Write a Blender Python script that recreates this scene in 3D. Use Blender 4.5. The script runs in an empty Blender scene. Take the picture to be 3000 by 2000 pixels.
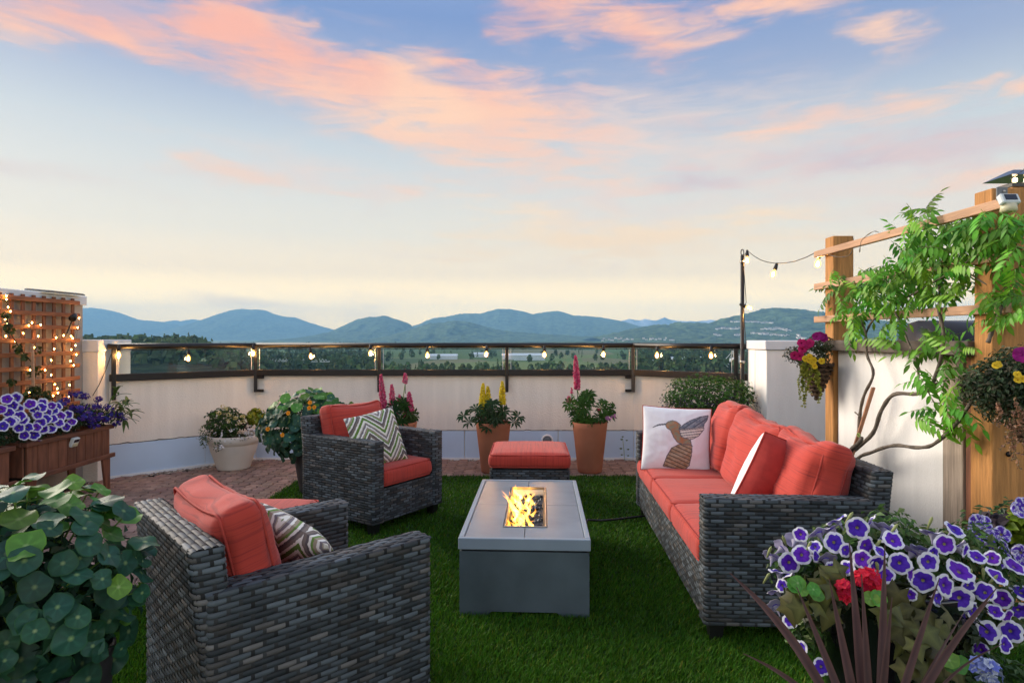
import bpy, math, random
import numpy as np
from mathutils import Vector, Matrix, noise

R = math.radians
rnd = random.Random(11)
nrs = np.random.RandomState(5)
C = bpy.context.scene.collection
S = bpy.context.scene

# ------------------------------------------------------------------ camera
F_PX, HZ, HC = 1800.0, 990.0, 1.35      # focal length in photo pixels, horizon row, eye height
cam = bpy.data.cameras.new('camera'); cam.sensor_width = 36.0; cam.lens = 36.0 * F_PX / 3000.0
cam.shift_y = (HZ - 1000.0) / 3000.0; cam.clip_start = 0.05; cam.clip_end = 60000
camo = bpy.data.objects.new('camera', cam); C.objects.link(camo)
camo.location = (0, 0, HC); camo.rotation_euler = (R(90), 0, 0); S.camera = camo

# ------------------------------------------------------------------ render / exposure
S.render.engine = 'CYCLES'
S.cycles.use_denoising = True
S.cycles.max_bounces = 6; S.cycles.diffuse_bounces = 3; S.cycles.glossy_bounces = 3
S.cycles.transmission_bounces = 4; S.cycles.transparent_max_bounces = 24; S.cycles.volume_bounces = 0
S.cycles.sample_clamp_indirect = 4.0; S.cycles.caustics_reflective = False; S.cycles.caustics_refractive = False
S.view_settings.view_transform = 'Standard'; S.view_settings.look = 'None'
S.view_settings.gamma = 1.0; S.view_settings.exposure = 1.05; S.view_settings.use_curve_mapping = False

# ------------------------------------------------------------------ sun (low, soft, warm, from the west = -x)
SUN_DIR = Vector((-0.78, 0.48, 0.37)).normalized()
sun = bpy.data.lights.new('sun', 'SUN'); sun.energy = 3.0; sun.angle = R(38); sun.color = (1.0, 0.88, 0.74)
suno = bpy.data.objects.new('sun', sun); C.objects.link(suno)
suno.rotation_euler = SUN_DIR.to_track_quat('Z', 'Y').to_euler()

# ------------------------------------------------------------------ sky
def lin(r, g, b):
    f = lambda c: (c / 255 / 12.92) if c / 255 <= .04045 else ((c / 255 + .055) / 1.055) ** 2.4
    return (f(r), f(g), f(b))

SKY_STOPS = [  # sine of elevation, colour (linear)
    (-0.30, (0.30, 0.30, 0.30)), (-0.02, (1.80, 1.16, 0.27)), (0.05, (1.60, 1.05, 0.30)), (0.10, (0.76, 0.54, 0.265)),
    (0.16, (0.53, 0.445, 0.315)), (0.22, (0.43, 0.395, 0.33)), (0.29, (0.325, 0.335, 0.33)), (0.37, (0.185, 0.210, 0.290)),
    (0.46, (0.098, 0.145, 0.275)), (0.62, (0.19, 0.225, 0.35)), (1.0, (0.28, 0.31, 0.41))]
def build_world():
    w = bpy.data.worlds.new('World'); S.world = w; w.use_nodes = True
    nt = w.node_tree; N, L = nt.nodes, nt.links; N.clear()
    out = N.new('ShaderNodeOutputWorld'); bg = N.new('ShaderNodeBackground'); L.new(bg.outputs[0], out.inputs[0])
    tc = N.new('ShaderNodeTexCoord'); sep = N.new('ShaderNodeSeparateXYZ'); L.new(tc.outputs['Generated'], sep.inputs[0])
    def math_(op, a, b=None, clamp=False):
        n = N.new('ShaderNodeMath'); n.operation = op; n.use_clamp = clamp
        for i, x in enumerate((a, b)):
            if x is None: continue
            if isinstance(x, (int, float)): n.inputs[i].default_value = x
            else: L.new(x, n.inputs[i])
        return n.outputs[0]
    az = math_('ARCTAN2', sep.outputs[0], sep.outputs[1]); el = math_('ARCSINE', sep.outputs[2])
    t = N.new('ShaderNodeMapRange'); t.inputs[1].default_value = -.3; t.inputs[2].default_value = 1.0
    L.new(sep.outputs[2], t.inputs[0])
    ramp = N.new('ShaderNodeValToRGB'); L.new(t.outputs[0], ramp.inputs[0])
    e = ramp.color_ramp.elements
    while len(e) < len(SKY_STOPS): e.new(0.5)
    for i, (p, c) in enumerate(SKY_STOPS):
        e[i].position = (p + .3) / 1.3; e[i].color = (*c, 1)
    # sky behind the camera, brightened as added fill for camera-facing surfaces
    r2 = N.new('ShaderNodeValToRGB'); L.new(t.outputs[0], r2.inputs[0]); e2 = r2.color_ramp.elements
    BACK_FILL = [(-0.30, (0.30, 0.30, 0.30)), (0.0, (1.50, 1.32, 1.06)), (0.12, (1.14, 1.05, 0.92)), (0.30, (0.64, 0.63, 0.62)), (0.62, (0.20, 0.24, 0.38)), (1.0, (0.28, 0.31, 0.43))]
    while len(e2) < len(BACK_FILL): e2.new(.5)
    for i, (p, c) in enumerate(BACK_FILL): e2[i].position = (p + .3) / 1.3; e2[i].color = (*c, 1)
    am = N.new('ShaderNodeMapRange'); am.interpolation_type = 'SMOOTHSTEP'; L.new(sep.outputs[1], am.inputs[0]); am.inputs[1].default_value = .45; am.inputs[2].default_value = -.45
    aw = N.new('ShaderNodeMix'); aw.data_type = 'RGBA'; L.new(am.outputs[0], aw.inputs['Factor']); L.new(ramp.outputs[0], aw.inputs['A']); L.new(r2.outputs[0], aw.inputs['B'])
    # physically based dusk sky adds a little scattered blue/amber
    sk = N.new('ShaderNodeTexSky'); sk.sky_type = 'NISHITA'; sk.sun_disc = False
    sk.sun_elevation = math.asin(SUN_DIR.z); sk.sun_rotation = math.atan2(SUN_DIR.x, SUN_DIR.y)
    ad = N.new('ShaderNodeMix'); ad.data_type = 'RGBA'; ad.blend_type = 'ADD'; ad.inputs['Factor'].default_value = 0.005
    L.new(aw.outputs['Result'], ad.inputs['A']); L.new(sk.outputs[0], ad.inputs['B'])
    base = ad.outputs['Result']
    # clouds: soft banks in (azimuth, elevation), warped by noise; plus thin wisps all round the sky
    comb = N.new('ShaderNodeCombineXYZ'); L.new(az, comb.inputs[0]); L.new(el, comb.inputs[1])
    def noise_tex(scale, detail, rough, vec, dim3=None, dist=0):
        m = N.new('ShaderNodeMapping'); m.inputs['Scale'].default_value = dim3 or (1, 1, 1); L.new(vec, m.inputs[0])
        n = N.new('ShaderNodeTexNoise'); n.inputs['Scale'].default_value = scale; n.inputs['Detail'].default_value = detail
        n.inputs['Roughness'].default_value = rough; n.inputs['Distortion'].default_value = dist; L.new(m.outputs[0], n.inputs[0])
        return n
    dirv = tc.outputs['Generated']
    wn = noise_tex(5.0, 5, .55, dirv, (1, 1, 2.2))
    sub = N.new('ShaderNodeVectorMath'); sub.operation = 'SUBTRACT'; L.new(wn.outputs['Color'], sub.inputs[0]); sub.inputs[1].default_value = (.5, .5, .5)
    mul = N.new('ShaderNodeVectorMath'); mul.operation = 'MULTIPLY'; L.new(sub.outputs[0], mul.inputs[0]); mul.inputs[1].default_value = (.30, .115, 0)
    wv = N.new('ShaderNodeVectorMath'); wv.operation = 'ADD'; L.new(comb.outputs[0], wv.inputs[0]); L.new(mul.outputs[0], wv.inputs[1])
    fine = noise_tex(8.0, 9, .60, dirv, (1, 1, 6.0), .7).outputs[0]
    def blob(u, v, hu, hv, tilt, wgt):
        x, z = (u * 1.27551 - 1500) / F_PX, (HZ - v * 1.27551) / F_PX
        a0, e0 = math.atan(x), math.atan(z / math.sqrt(1 + x * x))
        m = N.new('ShaderNodeMapping'); m.vector_type = 'TEXTURE'; L.new(wv.outputs[0], m.inputs[0])
        m.inputs['Location'].default_value = (a0, e0, 0); m.inputs['Rotation'].default_value = (0, 0, R(-tilt))
        k = 1.27551 / F_PX; k2 = k / (1 + x * x); k3 = k / math.sqrt(1 + x * x)
        m.inputs['Scale'].default_value = (hu * k2 * 1.5, hv * k3 * 1.7, 1)
        g = N.new('ShaderNodeTexGradient'); g.gradient_type = 'SPHERICAL'; L.new(m.outputs[0], g.inputs[0])
        return math_('MULTIPLY', g.outputs['Fac'], wgt)
    def mask(blobs, lo, hi):
        s = None
        for b in blobs:
            o = blob(*b); s = o if s is None else math_('MAXIMUM', s, o)
        d = math_('ADD', s, math_('MULTIPLY', math_('SUBTRACT', fine, .5), 1.7))
        d = math_('MULTIPLY', d, math_('MULTIPLY', s, 3.0, True))
        mr = N.new('ShaderNodeMapRange'); mr.interpolation_type = 'SMOOTHSTEP'; L.new(d, mr.inputs[0])
        mr.inputs[1].default_value = lo; mr.inputs[2].default_value = hi
        return mr.outputs[0]
    def over(a, colour, fac):
        m = N.new('ShaderNodeMix'); m.data_type = 'RGBA'; L.new(fac, m.inputs['Factor']); L.new(a, m.inputs['A'])
        if isinstance(colour, tuple): m.inputs['B'].default_value = (*colour, 1)
        else: L.new(colour, m.inputs['B'])
        return m.outputs['Result']
    ww = noise_tex(2.6, 7, .56, dirv, (1, 1, 4.5), .8).outputs[0]
    mr = N.new('ShaderNodeMapRange'); mr.interpolation_type = 'SMOOTHSTEP'; L.new(ww, mr.inputs[0])
    mr.inputs[1].default_value = .52; mr.inputs[2].default_value = .80; mr.inputs[4].default_value = .55
    base = over(base, (0.46, 0.32, 0.27), mr.outputs[0])
    mauve = [(260, 30, 330, 60, 3, 1.0), (2010, 368, 330, 36, 2, .85), (1620, 398, 150, 38, 10, .8), (1190, 205, 200, 40, 6, .9),
             (2150, 320, 260, 60, 0, .6), (1560, 60, 170, 50, 15, .6), (1650, 290, 160, 25, 0, .6)]
    base = over(base, (0.36, 0.245, 0.26), math_('MULTIPLY', mask(mauve, .12, .85), .75))
    pink = [(560, 55, 150, 80, 15, 1.2), (300, 108, 300, 36, 7, .95), (90, 55, 180, 45, -8, .8), (690, 155, 190, 50, -12, 1.1),
            (900, 215, 430, 62, 7, 1.25), (1060, 260, 360, 58, 8, 1.1), (1100, 340, 400, 48, 9, .95), (1060, 165, 260, 36, 4, .7), (1340, 380, 180, 26, 8, .7),
            (560, 410, 260, 32, 8, .62), (1350, 40, 170, 60, 8, .85), (1420, 60, 220, 50, 14, .8), (1760, 22, 200, 34, 10, .9), (2030, 78, 150, 28, 12, .75),
            (2085, 222, 150, 34, 2, .8), (1860, 282, 220, 30, 4, .7), (2290, 222, 60, 18, -8, .7), (950, 432, 170, 16, 2, .5), (2250, 400, 220, 30, 0, .6)]
    veil = [(1350, 320, 700, 130, 6, .62), (1900, 420, 600, 110, 3, .55), (1500, 460, 900, 80, 2, .5), (700, 400, 500, 60, 5, .45)]
    base = over(base, (0.52, 0.37, 0.29), math_('MULTIPLY', mask(veil, .0, 1.0), .8))
    pf = mask(pink, .05, 1.0)
    cr = N.new('ShaderNodeMix'); cr.data_type = 'RGBA'; cr.inputs['A'].default_value = (0.56, 0.25, 0.165, 1); cr.inputs['B'].default_value = (0.55, 0.36, 0.25, 1)
    mr2 = N.new('ShaderNodeMapRange'); L.new(el, mr2.inputs[0]); mr2.inputs[1].default_value = .42; mr2.inputs[2].default_value = .24; L.new(mr2.outputs[0], cr.inputs['Factor'])
    va = noise_tex(3.2, 4, .5, dirv, (1, 1, 2.5), .3).outputs[0]
    mv = N.new('ShaderNodeMapRange'); L.new(va, mv.inputs[0]); mv.inputs[1].default_value = .40; mv.inputs[2].default_value = .64
    cv = N.new('ShaderNodeMix'); cv.data_type = 'RGBA'; L.new(mv.outputs[0], cv.inputs['Factor']); L.new(cr.outputs['Result'], cv.inputs['A']); cv.inputs['B'].default_value = (0.60, 0.355, 0.215, 1)
    base = over(base, cv.outputs['Result'], math_('MULTIPLY', pf, .92))
    gold = [(1450, 548, 430, 32, 2, 1.0), (1720, 500, 260, 26, 0, .6), (1150, 590, 300, 26, 0, .5), (1250, 500, 400, 40, 4, .5)]
    base = over(base, (0.66, 0.44, 0.22), math_('MULTIPLY', mask(gold, .05, .9), .8))
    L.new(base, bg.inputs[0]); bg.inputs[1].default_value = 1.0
build_world()

# ------------------------------------------------------------------ helpers
def P(u, v, y):          # photo pixel at depth y -> world point
    return Vector(((u - 1500) / F_PX * y, y, HC - (v - HZ) / F_PX * y))
def PX(u, v, X):         # photo pixel on the plane x = X
    return P(u, v, X * F_PX / (u - 1500))

_ci = [(x, y, z) for x in (-1, 1) for y in (-1, 1) for z in (-1, 1)]
_cf = []
for a in range(3):
    b, c = (a + 1) % 3, (a + 2) % 3
    for s in (-1, 1):
        def fi(vb, vc):
            k = [0, 0, 0]; k[a] = s; k[b] = vb; k[c] = vc
            return 3 * _ci.index(tuple(k)) + a
        q = [fi(-1, -1), fi(1, -1), fi(1, 1), fi(-1, 1)]
        _cf.append(q if s > 0 else q[::-1])
    for vb in (-1, 1):
        for vc in (-1, 1):
            k = [0, 0, 0]; k[b] = vb; k[c] = vc
            k[a] = -1; i = _ci.index(tuple(k)); k[a] = 1; j = _ci.index(tuple(k))
            q = [3 * i + b, 3 * j + b, 3 * j + c, 3 * i + c]
            _cf.append(q if vb * vc > 0 else q[::-1])
for i, (x, y, z) in enumerate(_ci):
    q = [3 * i, 3 * i + 1, 3 * i + 2]; _cf.append(q if x * y * z > 0 else q[::-1])

class MB:
    def __init__(s): s.v, s.f, s.c, s.m = [], [], [], []
    def add(s, V, F, col=(1, 1, 1), m=0, M=None):
        o = len(s.v)
        s.v += [(M @ Vector(p)) for p in V] if M is not None else [Vector(p) for p in V]
        s.f += [tuple(o + i for i in f) for f in F]
        s.c += list(col) if isinstance(col, list) else [col] * len(V)
        s.m += [m] * len(F)
        return s
    def box(s, c, size, bev=.003, M=None, col=(1, 1, 1), m=0, rz=0):
        h = [q / 2 for q in size]; b = min(bev, min(h) * .9)
        V = []
        for sg in _ci:
            for a in range(3):
                V.append([sg[k] * (h[k] - (0 if k == a else b)) for k in range(3)])
        T = Matrix.Translation(c) @ Matrix.Rotation(rz, 4, 'Z')
        return s.add(V, _cf, col, m, (M @ T) if M is not None else T)
    def beam(s, p, q, w, h, bev=.002, col=(1, 1, 1), m=0, up=(0, 0, 1)):
        p, q = Vector(p), Vector(q); d = q - p; L = d.length; x = d.normalized(); u = Vector(up)
        y = u.cross(x).normalized(); z = x.cross(y)
        M = Matrix((x, y, z)).transposed().to_4x4(); M.translation = (p + q) / 2
        return s.box((0, 0, 0), (L, w, h), bev, M, col, m)
    def tube(s, pts, r, n=6, col=(1, 1, 1), m=0, cap=True, closed=False):
        pts = [Vector(p) for p in pts]; k = len(pts)
        rs = list(r) if isinstance(r, (list, tuple)) else [r] * k
        V, F = [], []; nrm = None
        for i in range(k):
            a = pts[(i - 1) % k] if (i > 0 or closed) else pts[0]; b = pts[(i + 1) % k] if (i < k - 1 or closed) else pts[-1]
            t = (b - a).normalized() if (b - a).length > 1e-9 else Vector((0, 0, 1))
            if nrm is None: nrm = t.orthogonal().normalized()
            nrm = (nrm - t * nrm.dot(t)); nrm = nrm.normalized() if nrm.length > 1e-6 else t.orthogonal().normalized()
            bn = t.cross(nrm)
            for j in range(n):
                an = 2 * math.pi * j / n
                V.append(pts[i] + (nrm * math.cos(an) + bn * math.sin(an)) * rs[i])
        for i in range(k if closed else k - 1):
            i2 = (i + 1) % k
            for j in range(n):
                F.append((i * n + j, i * n + (j + 1) % n, i2 * n + (j + 1) % n, i2 * n + j))
        if cap and not closed: F += [tuple(range(n))[::-1], tuple((k - 1) * n + j for j in range(n))]
        return s.add(V, F, col, m)
    def lathe(s, prof, n=24, c=(0, 0, 0), col=(1, 1, 1), m=0, M=None, wob=0, caps=True):
        V, F = [], []
        for i, (r, z) in enumerate(prof):
            for j in range(n):
                a = 2 * math.pi * j / n; rr = r * (1 + wob * math.sin(a * 3 + i))
                V.append((c[0] + rr * math.cos(a), c[1] + rr * math.sin(a), c[2] + z))
        for i in range(len(prof) - 1):
            for j in range(n):
                F.append((i * n + j, i * n + (j + 1) % n, (i + 1) * n + (j + 1) % n, (i + 1) * n + j))
        if caps: F += [tuple(range(n))[::-1], tuple((len(prof) - 1) * n + j for j in range(n))]
        return s.add(V, F, col, m, M)
    def prism(s, out, z0, z1, col=(1, 1, 1), m=0, M=None, bev=0, zb=None):
        n = len(out); V = [(x, y, z0) for x, y in out]
        if bev:
            cx = sum(p[0] for p in out) / n; cy = sum(p[1] for p in out) / n
            V += [(x, y, z1 - bev) for x, y in out]
            V += [(x + (cx - x) / max(1e-6, math.hypot(cx - x, cy - y)) * bev, y + (cy - y) / max(1e-6, math.hypot(cx - x, cy - y)) * bev, z1) for x, y in out]
            k = 3
        else:
            V += [(x, y, z1) for x, y in out]; k = 2
        F = [tuple(range(n))[::-1], tuple((k - 1) * n + j for j in range(n))]
        for i in range(k - 1):
            for j in range(n): F.append((i * n + j, i * n + (j + 1) % n, (i + 1) * n + (j + 1) % n, (i + 1) * n + j))
        return s.add(V, F, col, m, M)
    def mesh(s, name, mats, smooth=False):
        me = bpy.data.meshes.new(name); me.from_pydata(s.v, [], s.f)
        for mt in (mats if isinstance(mats, (list, tuple)) else [mats]): me.materials.append(mt)
        if any(s.m): me.polygons.foreach_set('material_index', s.m)
        if smooth: me.polygons.foreach_set('use_smooth', [True] * len(s.f))
        if any(c != (1, 1, 1) for c in s.c):
            at = me.color_attributes.new('Col', 'FLOAT_COLOR', 'POINT')
            at.data.foreach_set('color', np.array([(*c[:3], 1) for c in s.c], dtype=np.float32).ravel())
        me.update(); return me
    def build(s, name, mats, parent=None, smooth=False, loc=None):
        return link(name, s.mesh(name, mats, smooth), parent, loc)

def link(name, me, parent=None, loc=None, M=None):
    o = bpy.data.objects.new(name, me); C.objects.link(o)
    if parent is not None: o.parent = parent
    if M is not None: o.matrix_basis = M
    elif loc is not None: o.location = loc
    return o
def tag(o, label=None, cat=None, group=None, kind=None):
    for k, v in (('label', label), ('category', cat), ('group', group), ('kind', kind)):
        if v: o[k] = v
    return o
def thing(name, label, cat, loc=(0, 0, 0), rz=0, group=None):
    o = bpy.data.objects.new(name, None); C.objects.link(o); o.empty_display_size = .05
    o.location = loc; o.rotation_euler = (0, 0, rz)
    return tag(o, label, cat, group)
def copy_tree(o, parent=None):
    c = o.copy(); C.objects.link(c); c.parent = parent
    for ch in o.children: copy_tree(ch, c)
    return c
def frame(pos, nrm, spin=0, scale=1.0):     # local z -> nrm
    n = Vector(nrm).normalized(); q = n.to_track_quat('Z', 'Y')
    sc = Matrix.Diagonal((scale, scale, scale, 1)) if not isinstance(scale, (tuple, list)) else Matrix.Diagonal((*scale, 1))
    return Matrix.Translation(pos) @ q.to_matrix().to_4x4() @ Matrix.Rotation(spin, 4, 'Z') @ sc

# ------------------------------------------------------------------ materials
def M_(name, col, rough=.6, var=.18, scale=8, stretch=(1, 1, 1), bump=0., bscale=60, bstretch=None, metal=0, spec=.4,
       rob=0., attr=False, detail=5, emit=None, estr=0, trans=0, coat=0, sss=0, col2=None, hue=0.):
    m = bpy.data.materials.new(name); m.use_nodes = True
    nt = m.node_tree; N, L = nt.nodes, nt.links; b = N['Principled BSDF']
    b.inputs['Roughness'].default_value = rough; b.inputs['Metallic'].default_value = metal
    b.inputs['Specular IOR Level'].default_value = spec
    if coat: b.inputs['Coat Weight'].default_value = coat
    tc = N.new('ShaderNodeTexCoord')
    mp = N.new('ShaderNodeMapping'); mp.inputs['Scale'].default_value = stretch; L.new(tc.outputs['Object'], mp.inputs[0])
    if rob or hue:
        oi = N.new('ShaderNodeObjectInfo')
        ofs = N.new('ShaderNodeVectorMath'); ofs.operation = 'SCALE'; ofs.inputs[0].default_value = (13, 7, 5); L.new(oi.outputs['Random'], ofs.inputs['Scale'])
        av = N.new('ShaderNodeVectorMath'); av.operation = 'ADD'; L.new(tc.outputs['Object'], av.inputs[0]); L.new(ofs.outputs[0], av.inputs[1]); L.new(av.outputs[0], mp.inputs[0])
    nz = N.new('ShaderNodeTexNoise'); nz.inputs['Scale'].default_value = scale; nz.inputs['Detail'].default_value = detail; L.new(mp.outputs[0], nz.inputs[0])
    mr = N.new('ShaderNodeMapRange'); L.new(nz.outputs[0], mr.inputs[0]); mr.inputs[1].default_value = .3; mr.inputs[2].default_value = .7
    mx = N.new('ShaderNodeMix'); mx.data_type = 'RGBA'; L.new(mr.outputs[0], mx.inputs['Factor'])
    lo = tuple(max(0, c * (1 - var)) for c in col); hi = col2 or tuple(min(1, c * (1 + var)) for c in col)
    mx.inputs['A'].default_value = (*lo, 1); mx.inputs['B'].default_value = (*hi, 1)
    out = mx.outputs['Result']
    if attr:
        at = N.new('ShaderNodeAttribute'); at.attribute_name = 'Col'
        mm = N.new('ShaderNodeMix'); mm.data_type = 'RGBA'; mm.blend_type = 'MULTIPLY'; mm.inputs['Factor'].default_value = 1
        L.new(out, mm.inputs['A']); L.new(at.outputs['Color'], mm.inputs['B']); out = mm.outputs['Result']
    if rob or hue:
        hs = N.new('ShaderNodeHueSaturation'); L.new(out, hs.inputs['Color'])
        vr = N.new('ShaderNodeMapRange'); L.new(oi.outputs['Random'], vr.inputs[0]); vr.inputs[3].default_value = 1 - rob; vr.inputs[4].default_value = 1 + rob; L.new(vr.outputs[0], hs.inputs['Value'])
        if hue:
            hr = N.new('ShaderNodeMapRange'); wn = N.new('ShaderNodeTexWhiteNoise'); wn.noise_dimensions = '1D'; L.new(oi.outputs['Random'], wn.inputs['W'])
            L.new(wn.outputs[0], hr.inputs[0]); hr.inputs[3].default_value = .5 - hue; hr.inputs[4].default_value = .5 + hue; L.new(hr.outputs[0], hs.inputs['Hue'])
        out = hs.outputs[0]
    L.new(out, b.inputs['Base Color'])
    if bump:
        bm = N.new('ShaderNodeMapping'); bm.inputs['Scale'].default_value = bstretch or stretch; L.new(tc.outputs['Object'], bm.inputs[0])
        bn = N.new('ShaderNodeTexNoise'); bn.inputs['Scale'].default_value = bscale; bn.inputs['Detail'].default_value = 4; L.new(bm.outputs[0], bn.inputs[0])
        bp = N.new('ShaderNodeBump'); bp.inputs['Strength'].default_value = min(1, bump); bp.inputs['Distance'].default_value = .01 if bump <= 1 else .01 * bump
        L.new(bn.outputs[0], bp.inputs['Height']); L.new(bp.outputs[0], b.inputs['Normal'])
    if emit: b.inputs['Emission Color'].default_value = (*emit, 1); b.inputs['Emission Strength'].default_value = estr
    if sss:   # thin leaf: let some light through
        tr = N.new('ShaderNodeBsdfTranslucent'); L.new(out, tr.inputs[0]); ms = N.new('ShaderNodeMixShader'); ms.inputs[0].default_value = sss
        L.new(b.outputs[0], ms.inputs[1]); L.new(tr.outputs[0], ms.inputs[2]); L.new(ms.outputs[0], N['Material Output'].inputs[0])
    return m

MAT = {}
def D(name, *a, **k): MAT[name] = M_(name, *a, **k); return MAT[name]
D('stucco_shaded', (.36, .32, .28), .9, .08, 3, bump=.5, bscale=70)  # pale stucco with the shade behind the lattice put into its colour
D('stucco', (.85, .785, .69), .9, .05, 2.2, stretch=(5, 5, .6), bump=.55, bscale=70, bstretch=(1, 1, 1.8))
D('stucco_white', (.86, .84, .80), .9, .06, 2.5, stretch=(4, 4, .6), bump=.45, bscale=110)
D('cap_metal', (.62, .66, .70), .45, .06, 4)
D('base_panel', (.55, .69, .86), .4, .05, 2.5)
D('white_trim', (.80, .81, .82), .5, .05, 5)
D('sealant', (.10, .085, .07), .9, .5, 30)
D('black_metal', (.009, .009, .010), .38, .2, 20, spec=.35)
D('bronze_metal', (.035, .028, .022), .32, .2, 20, spec=.5)
D('paver', (.31, .20, .155), .9, .3, 14, bump=.8, bscale=150, rob=.28, hue=.012)
D('paver_bed', (.045, .035, .028), 1, .3, 40, bump=.5)
D('lawn_base', (.018, .05, .008), 1, .4, 30)
D('grass', (.080, .235, .013), .55, .25, 1.3, attr=True, spec=.25, sss=.25)
D('pebble', (.30, .27, .24), .8, .3, 20, attr=True)
D('planter_wood', (.17, .065, .035), .6, .35, 6, stretch=(6, 6, 1), rob=.15, bump=.2, bscale=30)
D('planter_wood_h', (.15, .058, .032), .6, .35, 6, stretch=(6, 1, 6), rob=.1, bump=.2, bscale=30)
D('trellis_wood_h', (.26, .09, .038), .6, .35, 7, stretch=(6, 1, 6), rob=.15, bump=.3, bscale=30)
D('trellis_wood_v', (.20, .068, .03), .6, .35, 7, stretch=(6, 6, 1), rob=.15, bump=.3, bscale=30)
D('post_wood', (.46, .215, .065), .75, .28, 7, stretch=(8, 8, .6), bump=.6, bscale=40, rob=.05)
D('slat_wood', (.50, .29, .17), .65, .22, 6, stretch=(8, .6, 8), bump=.35, bscale=30, rob=.08)
D('grey_wood', (.34, .27, .21), .8, .35, 7, stretch=(9, 9, .5), bump=.5, bscale=40, rob=.15)
D('red_wood', (.22, .085, .045), .75, .3, 7, stretch=(9, 9, .5), bump=.4, bscale=40)
D('cap_wood', (.12, .095, .075), .75, .25, 8, stretch=(6, .6, 6), bump=.3, bscale=30)
D('stake_wood', (.40, .19, .105), .7, .2, 8, stretch=(8, 8, 1))
D('terracotta', (.39, .138, .070), .75, .10, 6, bump=.2, bscale=60, bstretch=(1, 1, 14))
D('beige_pot', (.60, .56, .49), .6, .10, 4, bump=.1, bscale=30)
D('dark_pot', (.035, .032, .033), .55, .3, 10)
D('gloss_pot', (.006, .006, .008), .08, .2, 10, spec=.6, coat=.5)
D('shrub_pot', (.36, .35, .30), .7, .12, 6, bump=.5, bscale=40, bstretch=(1, 1, 8))
D('soil', (.03, .02, .014), 1, .4, 60, bump=.8)
D('wicker', (1, 1, 1), .58, .16, 25, attr=True, spec=.28)
D('wicker_core', (.012, .012, .013), .8, .3, 30)
D('leg', (.010, .010, .011), .4, .2, 20)
D('concrete', (.072, .098, .110), .5, .28, 3.5, detail=9, bump=.06, bscale=200, spec=.4)
D('table_frame', (.235, .29, .335), .42, .05, 6, spec=.5)
D('tile', (.155, .198, .238), .30, .16, 5, detail=8, spec=.55, bump=.04, bscale=120)
D('steel', (.45, .42, .38), .28, .1, 10, metal=1)
D('fire_rock', (.02, .018, .016), .25, .3, 20, spec=.6)
D('rubber', (.015, .015, .015), .5, .2, 30)
D('white_cloth', (.80, .80, .82), .85, .03, 10, bump=.1, bscale=300)
D('print_cloth', (1, 1, 1), .85, .04, 40, attr=True, bump=.1, bscale=300)
D('red_piping', (.40, .045, .03), .8, .15, 40)
D('red_plain', (.44, .042, .032), .8, .1, 30, bump=.15, bscale=400)
D('leaf', (1, 1, 1), .5, .18, 30, attr=True, spec=.35, sss=.3)
D('leaf_r', (1, 1, 1), .5, .2, 30, attr=True, rob=.42, hue=.025, spec=.35, sss=.28)
D('petal', (1, 1, 1), .6, .08, 40, attr=True, spec=.2, sss=.25, rob=.10)
D('floret', (1, 1, 1), .6, .15, 40, attr=True, spec=.2, sss=.2)
D('stem', (.16, .26, .05), .55, .25, 30, spec=.3)
D('bark', (.13, .105, .08), .85, .35, 30, stretch=(1, 1, 1), bump=.6, bscale=80)
D('basket', (.085, .05, .03), .8, .35, 30, attr=True)
D('wire', (.01, .01, .01), .5, .2, 10)
D('plastic_grey', (.16, .17, .18), .5, .1, 20)
D('plastic_white', (.62, .66, .64), .45, .05, 20)
D('solar_cell', (.012, .016, .024), .15, .2, 30, spec=.6)
D('lens', (.60, .55, .36), .3, .1, 30)
D('cordyline', (1, 1, 1), .42, .12, 6, attr=True, spec=.4, sss=.12)
D('forest', (1.0, 1.0, 1.0), .9, .3, .15, attr=True, spec=.1)
D('house_wall', (.72, .68, .62), .8, .1, .2, rob=.2)
D('house_roof', (.20, .17, .16), .8, .2, .3, rob=.3)
D('silo', (.60, .60, .58), .55, .1, .2)
D('warehouse', (.72, .74, .76), .6, .06, .05)

def emis(name, col, st):
    m = bpy.data.materials.new(name); m.use_nodes = True; N = m.node_tree.nodes; L = m.node_tree.links; N.remove(N['Principled BSDF'])
    e = N.new('ShaderNodeEmission'); e.inputs[0].default_value = (*col, 1); e.inputs[1].default_value = st; L.new(e.outputs[0], N['Material Output'].inputs[0])
    MAT[name] = m
emis('filament', (1.0, .54, .18), 320)
def bulb_glass():
    m = bpy.data.materials.new('bulb_glass'); m.use_nodes = True; N, L = m.node_tree.nodes, m.node_tree.links; N.remove(N['Principled BSDF'])
    e = N.new('ShaderNodeEmission'); e.inputs[0].default_value = (1.0, .50, .13, 1); e.inputs[1].default_value = .55; t = N.new('ShaderNodeBsdfTransparent'); t.inputs[0].default_value = (1, .86, .66, 1)
    a = N.new('ShaderNodeAddShader'); L.new(e.outputs[0], a.inputs[0]); L.new(t.outputs[0], a.inputs[1]); L.new(a.outputs[0], N['Material Output'].inputs[0]); MAT['bulb_glass'] = m
bulb_glass()
emis('fairy', (1.0, .46, .10), 42)
emis('town_light', (1.0, .72, .38), 4)

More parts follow.
